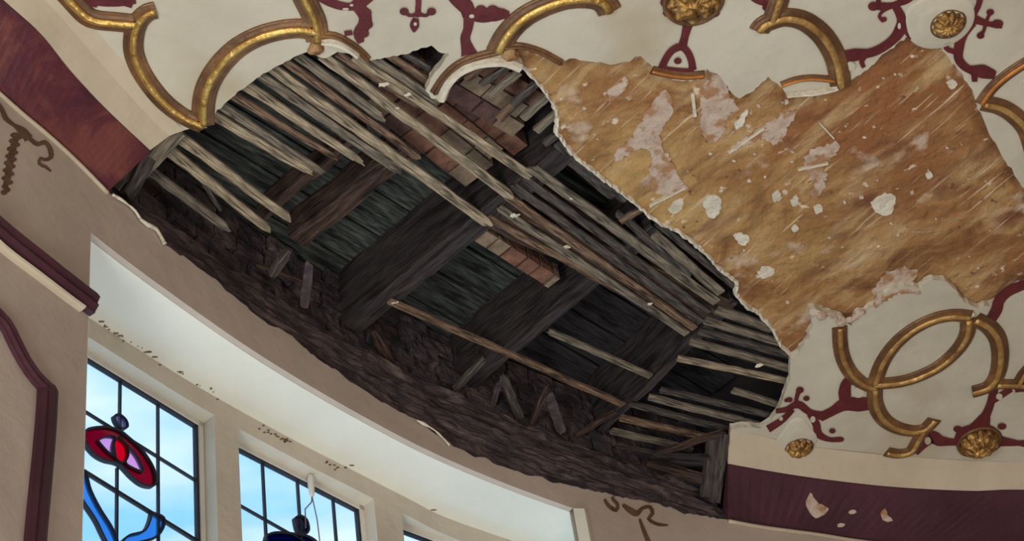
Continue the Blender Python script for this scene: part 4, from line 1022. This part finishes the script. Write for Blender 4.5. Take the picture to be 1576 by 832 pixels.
# ------------------------------------------------------------------ laths
ORD = ['first', 'second', 'third', 'fourth', 'fifth', 'sixth', 'seventh', 'eighth', 'ninth', 'tenth', 'eleventh', 'twelfth', 'thirteenth', 'fourteenth', 'fifteenth', 'sixteenth']
LATHS = [
 # x0,y0,x1,y1,width px, droop at end 0 / end 1 (m), tone, broken ends, label
 (268, 206, 440, 334, 17, 0, -.012, 0, (0, .03), 'tapering pale lath, uppermost of the three broken at the far left', 'far left broken laths'),
 (252, 226, 408, 350, 17, 0, -.014, 0, (0, .03), 'split pale lath, middle of the three broken at the far left', 'far left broken laths'),
 (222, 258, 342, 348, 17, 0, -.010, 1, (0, .03), 'grey lath, lowest of the three broken at the far left', 'far left broken laths'),
 (300, 262, 336, 318, 8, .03, .01, 3, (.01, .02), 'small dark splinter twisted behind the far left laths', 'splinters'),
 (324, 176, 470, 262, 19, 0, -.008, 0, (0, .03), 'pale broken lath starting at the left arch foot, lowest of the fan', 'upper left laths'),
 (338, 162, 490, 262, 15, 0, -.004, 1, (0, .03), 'grey broken lath, second of the fan from the left arch foot', 'upper left laths'),
 (356, 146, 510, 240, 15, 0, .004, 2, (0, .02), 'dull brown lath, third of the fan from the left arch foot', 'upper left laths'),
 (376, 130, 546, 244, 19, 0, -.010, 0, (0, .03), 'bright broken lath with a nail hole, fourth of the fan from the left arch foot', 'upper left laths'),
 (396, 114, 612, 262, 17, 0, .004, 1, (0, .02), 'grey lath running in just above the bright broken one', 'upper left laths'),
 (416, 104, 748, 342, 19, 0, -.004, 0, (0, .02), 'long pale lath reaching the top of the thick middle joist', 'upper left laths'),
 (438, 94, 640, 240, 14, 0, .006, 2, (0, .02), 'brown grey lath just above the long pale one', 'upper left laths'),
 (458, 86, 582, 178, 17, 0, -.006, 1, (0, .03), 'grey lath snapped short with a white splintered tip', 'upper left laths'),
 (496, 86, 780, 298, 19, 0, -.004, 0, (0, .02), 'long pale lath crossing in front of the red bricks', 'upper left laths'),
 (520, 82, 636, 160, 13, 0, .004, 2, (0, .02), 'short brown lath behind the thin rib sliver', 'upper left laths'),
 (546, 88, 812, 270, 18, 0, -.002, 0, (0, .02), 'pale lath ending at the knot left of the right hand laths', 'upper left laths'),
 (572, 88, 668, 154, 14, 0, 0, 1, (0, .01), 'grey lath stub running under the white plaster lip', 'upper left laths'),
 (596, 84, 664, 128, 14, 0, 0, 2, (0, .01), 'brownish lath stub by the black notch at the top of the hole', 'upper left laths'),
 (622, 82, 660, 106, 10, 0, 0, 3, (0, .01), 'shortest dark lath stub by the black notch at the top', 'upper left laths'),
 (822, 262, 1103, 466, 18, -.002, 0, 1, (.02, 0), 'light grey lath, uppermost of the dense diagonal laths', 'dense diagonal laths'),
 (808, 276, 1090, 482, 15, 0, 0, 3, (.01, 0), 'dark lath, second of the dense diagonal laths', 'dense diagonal laths'),
 (792, 288, 1080, 496, 15, 0, .002, 3, (.01, 0), 'dark lath, third of the dense diagonal laths', 'dense diagonal laths'),
 (782, 304, 1070, 506, 15, 0, 0, 2, (.01, 0), 'brown lath, fourth of the dense diagonal laths', 'dense diagonal laths'),
 (770, 322, 1058, 520 - 6, 14, -.002, 0, 1, (.01, 0), 'spotted grey lath, fifth of the dense diagonal laths', 'dense diagonal laths'),
 (756, 338, 1004, 476, 13, 0, .004, 2, (.01, .01), 'brown lath, lowest and shortest of the dense diagonal laths', 'dense diagonal laths'),
 (1008, 362, 1110, 452, 17, 0, 0, 1, (.005, 0), 'short grey lath close to the brown plaster edge, lower of a pair', 'edge laths'),
 (1012, 344, 1132, 442, 13, 0, 0, 3, (.005, 0), 'short dark lath along the brown plaster edge, upper of a pair', 'edge laths'),
 (952, 330, 1060, 424, 13, .004, .002, 3, (.01, .01), 'dark lath between the light grey diagonal lath and the plaster edge', 'edge laths'),
 (858, 222, 960, 308, 13, .003, .003, 3, (.005, .01), 'dark lath hugging the plaster edge above the dense laths', 'edge laths'),
 (872, 246, 940, 302, 11, .008, .008, 3, (.005, .01), 'short black lath beneath the plaster edge right of the small stubs', 'edge laths'),
 (955, 342, 990, 322, 12, 0, 0, 2, (0, 0), 'small brown cross block near the plaster edge', 'edge laths'),
 (600, 464, 960, 624, 13, -.002, 0, 2, (.01, 0), 'long single lath spanning the dark void in the middle', 'loose spanning laths'),
 (848, 512, 1002, 580, 12, 0, 0, 1, (.01, 0), 'shorter single lath spanning the dark void above the long one', 'loose spanning laths'),
 (1104, 478, 1190, 506, 20, 0, 0, 1, (.005, 0), 'wide grey lath, uppermost of the right hand laths', 'right hand laths'),
 (1086, 494, 1206, 530, 15, 0, 0, 1, (.005, 0), 'grey lath, second of the right hand laths', 'right hand laths'),
 (1078, 510, 1216, 548, 15, 0, 0, 3, (.005, 0), 'sooty lath, third of the right hand laths', 'right hand laths'),
 (1064, 526, 1220, 568, 15, 0, 0, 1, (.005, 0), 'grey lath with a plaster nib, fourth of the right hand laths', 'right hand laths'),
 (1044, 552, 1214, 588, 13, -.001, 0, 0, (.005, 0), 'pale lath alone over black, fifth of the right hand laths', 'right hand laths'),
 (1128, 602, 1200, 624, 13, 0, 0, 1, (.004, 0), 'short lath stub sticking out from the right plaster edge', 'right hand laths'),
 (1018, 600, 1192, 642, 13, 0, 0, 3, (.005, 0), 'sooty lath below the short stub on the right', 'right hand laths'),
 (1000, 612, 1172, 656, 14, 0, 0, 1, (.005, 0), 'grey lath with worn spots, second below the short stub', 'right hand laths'),
 (970, 622, 1120, 662, 13, 0, .002, 3, (.005, 0), 'dark lath starting at the crossing by the long single lath', 'right hand laths'),
 (956, 644, 1088, 674, 14, 0, .004, 2, (.006, .01), 'brownish lath, third from the bottom of the right hand laths', 'right hand laths'),
 (942, 664, 1064, 692, 14, 0, .004, 1, (.006, .01), 'worn lath with a rusty nail spot, second from the bottom right', 'right hand laths'),
 (930, 684, 1040, 706, 13, 0, .004, 3, (.006, .01), 'dark lath, lowest of the right hand laths', 'right hand laths'),
 (806, 184, 846, 148, 14, 0, 0, 1, (.006, 0), 'stubby grey lath end poking from the brown plaster edge, large one', 'lath stubs'),
 (826, 202, 858, 174, 14, 0, 0, 1, (.006, 0), 'stubby grey lath end, next below the large one', 'lath stubs'),
 (840, 222, 866, 202, 12, 0, 0, 3, (.006, 0), 'dark stubby lath end, lowest beside the brown plaster edge', 'lath stubs'),
 (790, 160, 830, 126, 12, .004, .002, 3, (.006, 0), 'dark green grey lath stub above the large stubby end', 'lath stubs'),
 (768, 184, 804, 148, 17, .03, .03, 2, (.006, 0), 'broad brown board end behind the stubby laths', 'lath stubs'),
 (756, 146, 800, 112, 13, .002, 0, 1, (.006, 0), 'grey lath stub near the top of the curved lip', 'lath stubs'),
 (742, 130, 784, 102, 11, .004, 0, 3, (.006, 0), 'dark lath stub just under the curved lip', 'lath stubs'),
 (718, 122, 752, 98, 13, .006, .003, 2, (.006, 0), 'brownish lath stub at the left inside of the curved lip', 'lath stubs'),
]
for i, (x0, y0, x1, y1, w, d0, d1, tone, brk, lab, grp) in enumerate(LATHS):
    a, b = P(x0, y0, LB + d0), P(x1, y1, LB + d1)
    o = plank('lath', a, b, w * (.00142 if grp == 'upper left laths' else .0018 if 'far left' in grp else .00152 if 'dense' in grp else .0016), 0, .007, m_lath[tone], 18, .0016, brk, roll=random.uniform(-.06, .06), taper=(1, .72) if 'fan' in lab or 'far left' in lab else (1, 1), seed=i * 3.1)
    tag(o, lab, 'lath', grp)
# boards at the left cut of the cornice
def board(pts, dz0, dz1, w, m, label, name='timber_offcut', brk=(.01, .01), th=.012, cat='timber', group=None):
    a, b = P(*pts[0], dz0), P(*pts[1], dz1); o = plank(name, a, b, w * .0017, 0, th, m, 10, .003, brk, seed=pts[0][0]); return tag(o, label, cat, group)
board([(272, 200), (188, 292)], .012, -.06, 34, m_lath[1], 'grey end board closing the cut cornice at the far left of the hole', 'end_board')
board([(238, 232), (200, 300)], -.01, -.09, 20, m_lath[3], 'dark end board just inside the cut cornice at the far left', 'end_board')
# cornice bracket at the right end
def post(p0, p1, w, m, label):
    o = plank('cornice_bracket', p0, p1, w, 0, .02, m, 8, .003, seed=w * 99); return tag(o, label, 'bracket', 'cornice brackets')
r0 = P(1118, 664, -.004); r1 = hit(WALL, 1112, 790)
post(r0 + Vector((-.03, .02, .01)), r1 + Vector((-.03, -.02, .05)), .035, m_lath[3], 'dark upright bracket at the right cut end of the cornice')
post(r0 + Vector((-.005, .01, 0)), r1 + Vector((-.012, -.01, .035)), .03, m_lath[3], 'outer dark bracket against the cut plum frieze')
board([(1112, 668), (1010, 700)], -.002, -.03, 12, m_joistb, 'curved dark rail below the right hand laths', 'cornice_rail')
board([(1098, 742), (1000, 716)], -.09, -.05, 20, m_joistb, 'dark slanting board low in the right corner of the hole', 'cornice_board')
board([(1090, 712), (1010, 708)], -.05, -.035, 26, m_joist, 'wide dark board between the rail and the slanting board at the right', 'cornice_board')
# broken pieces standing on the ledger
SPL = [((752, 640), (770, 590), 10), ((800, 640), (775, 585), 14), ((820, 650), (840, 600), 9), ((862, 664), (848, 610), 16), ((700, 600), (740, 560), 12), ((600, 560), (580, 520), 16), ((470, 470), (474, 410), 14), ((420, 420), (440, 395), 16), ((400, 410), (480, 440), 6), ((660, 610), (610, 580), 12), ((560, 560), (500, 520), 12), ((890, 670), (940, 640), 9)]
for k, ((x0, y0), (x1, y1), w) in enumerate(SPL):
    if k in (9, 10): continue
    lab = ['thin upright splinter', 'broad leaning splinter', 'narrow leaning splinter', 'wide broken slat', 'dusty slanting chunk', 'short blunt timber chunk', 'upright timber chip between bricks', 'short slab by the left bricks', 'thin pale strip across the left bricks', 'flat lying fragment', 'low lying fragment left of the thick joist foot', 'narrow strip by the foot of the narrow joist'][k]
    where = ['below the long single lath', 'left of centre below the long lath', 'right of the broad splinter', 'near the narrow joist foot', 'by the dark joist foot', 'right of the thick joist foot', 'at the left outer wall', 'at the outer wall', 'at the outer wall', 'on the curved ledger', '', ''][k]
    board([(x0, y0), (x1, y1)], .0, .03, w, (m_plate, m_lath[3], m_joistb)[k % 3], (lab + ' ' + where).strip(), 'timber_fragment', (.012, .02), .01, 'timber', 'broken timber fragments')

# plaster nibs still clinging to laths
bpy.context.view_layer.update()
LO = [o for o in COL.objects if o.name.split('.')[0] == 'lath']
def nib(idx, x, y, r):
    l = LO[idx]; bm = bmesh.new(); bmesh.ops.create_icosphere(bm, subdivisions=3, radius=r * .7)
    for v in bm.verts: v.co.x *= 1.7; v.co *= 1 + 1.1 * noise.noise(v.co * 170 + Vector((x, y, 0))); v.co.z *= .5
    bm.transform(Matrix.Translation(P(x, y, LB - .001))); me = bpy.data.meshes.new('plaster_nib'); bm.to_mesh(me); bm.free(); me.materials.append(m_lip)
    o = bpy.data.objects.new('plaster_nib', me); COL.objects.link(o); o.parent = l; o.matrix_parent_inverse = l.matrix_world.inverted()
for a in ((11, 576, 172, .008), (14, 590, 130, .008), (14, 628, 146, .007), (12, 610, 166, .006), (22, 872, 380, .007), (22, 1000, 468, .006), (18, 880, 306, .006), (35, 1168, 562, .008), (9, 720, 318, .007), (22, 790, 332, .010), (30, 606, 466, .008)): nib(*a)

# pale broken paint edge on the wall below the left end of the hole
for seg in ([(172, 300), (186, 308), (204, 322), (214, 336)], [(214, 337), (226, 346), (240, 354), (252, 376)], [(640, 646), (668, 662), (690, 684)]):
    c = [hit(WALL, x, y + 3) for x, y in spline(seg, 3)]; tp = [.4 + abs(noise.noise(p * 22)) * 1.6 for p in c]
    link('broken_edge', tube([p + Vector((.004, -.006, 0)) for p in c], .0045, 7, tp), m_lip, wall, True)
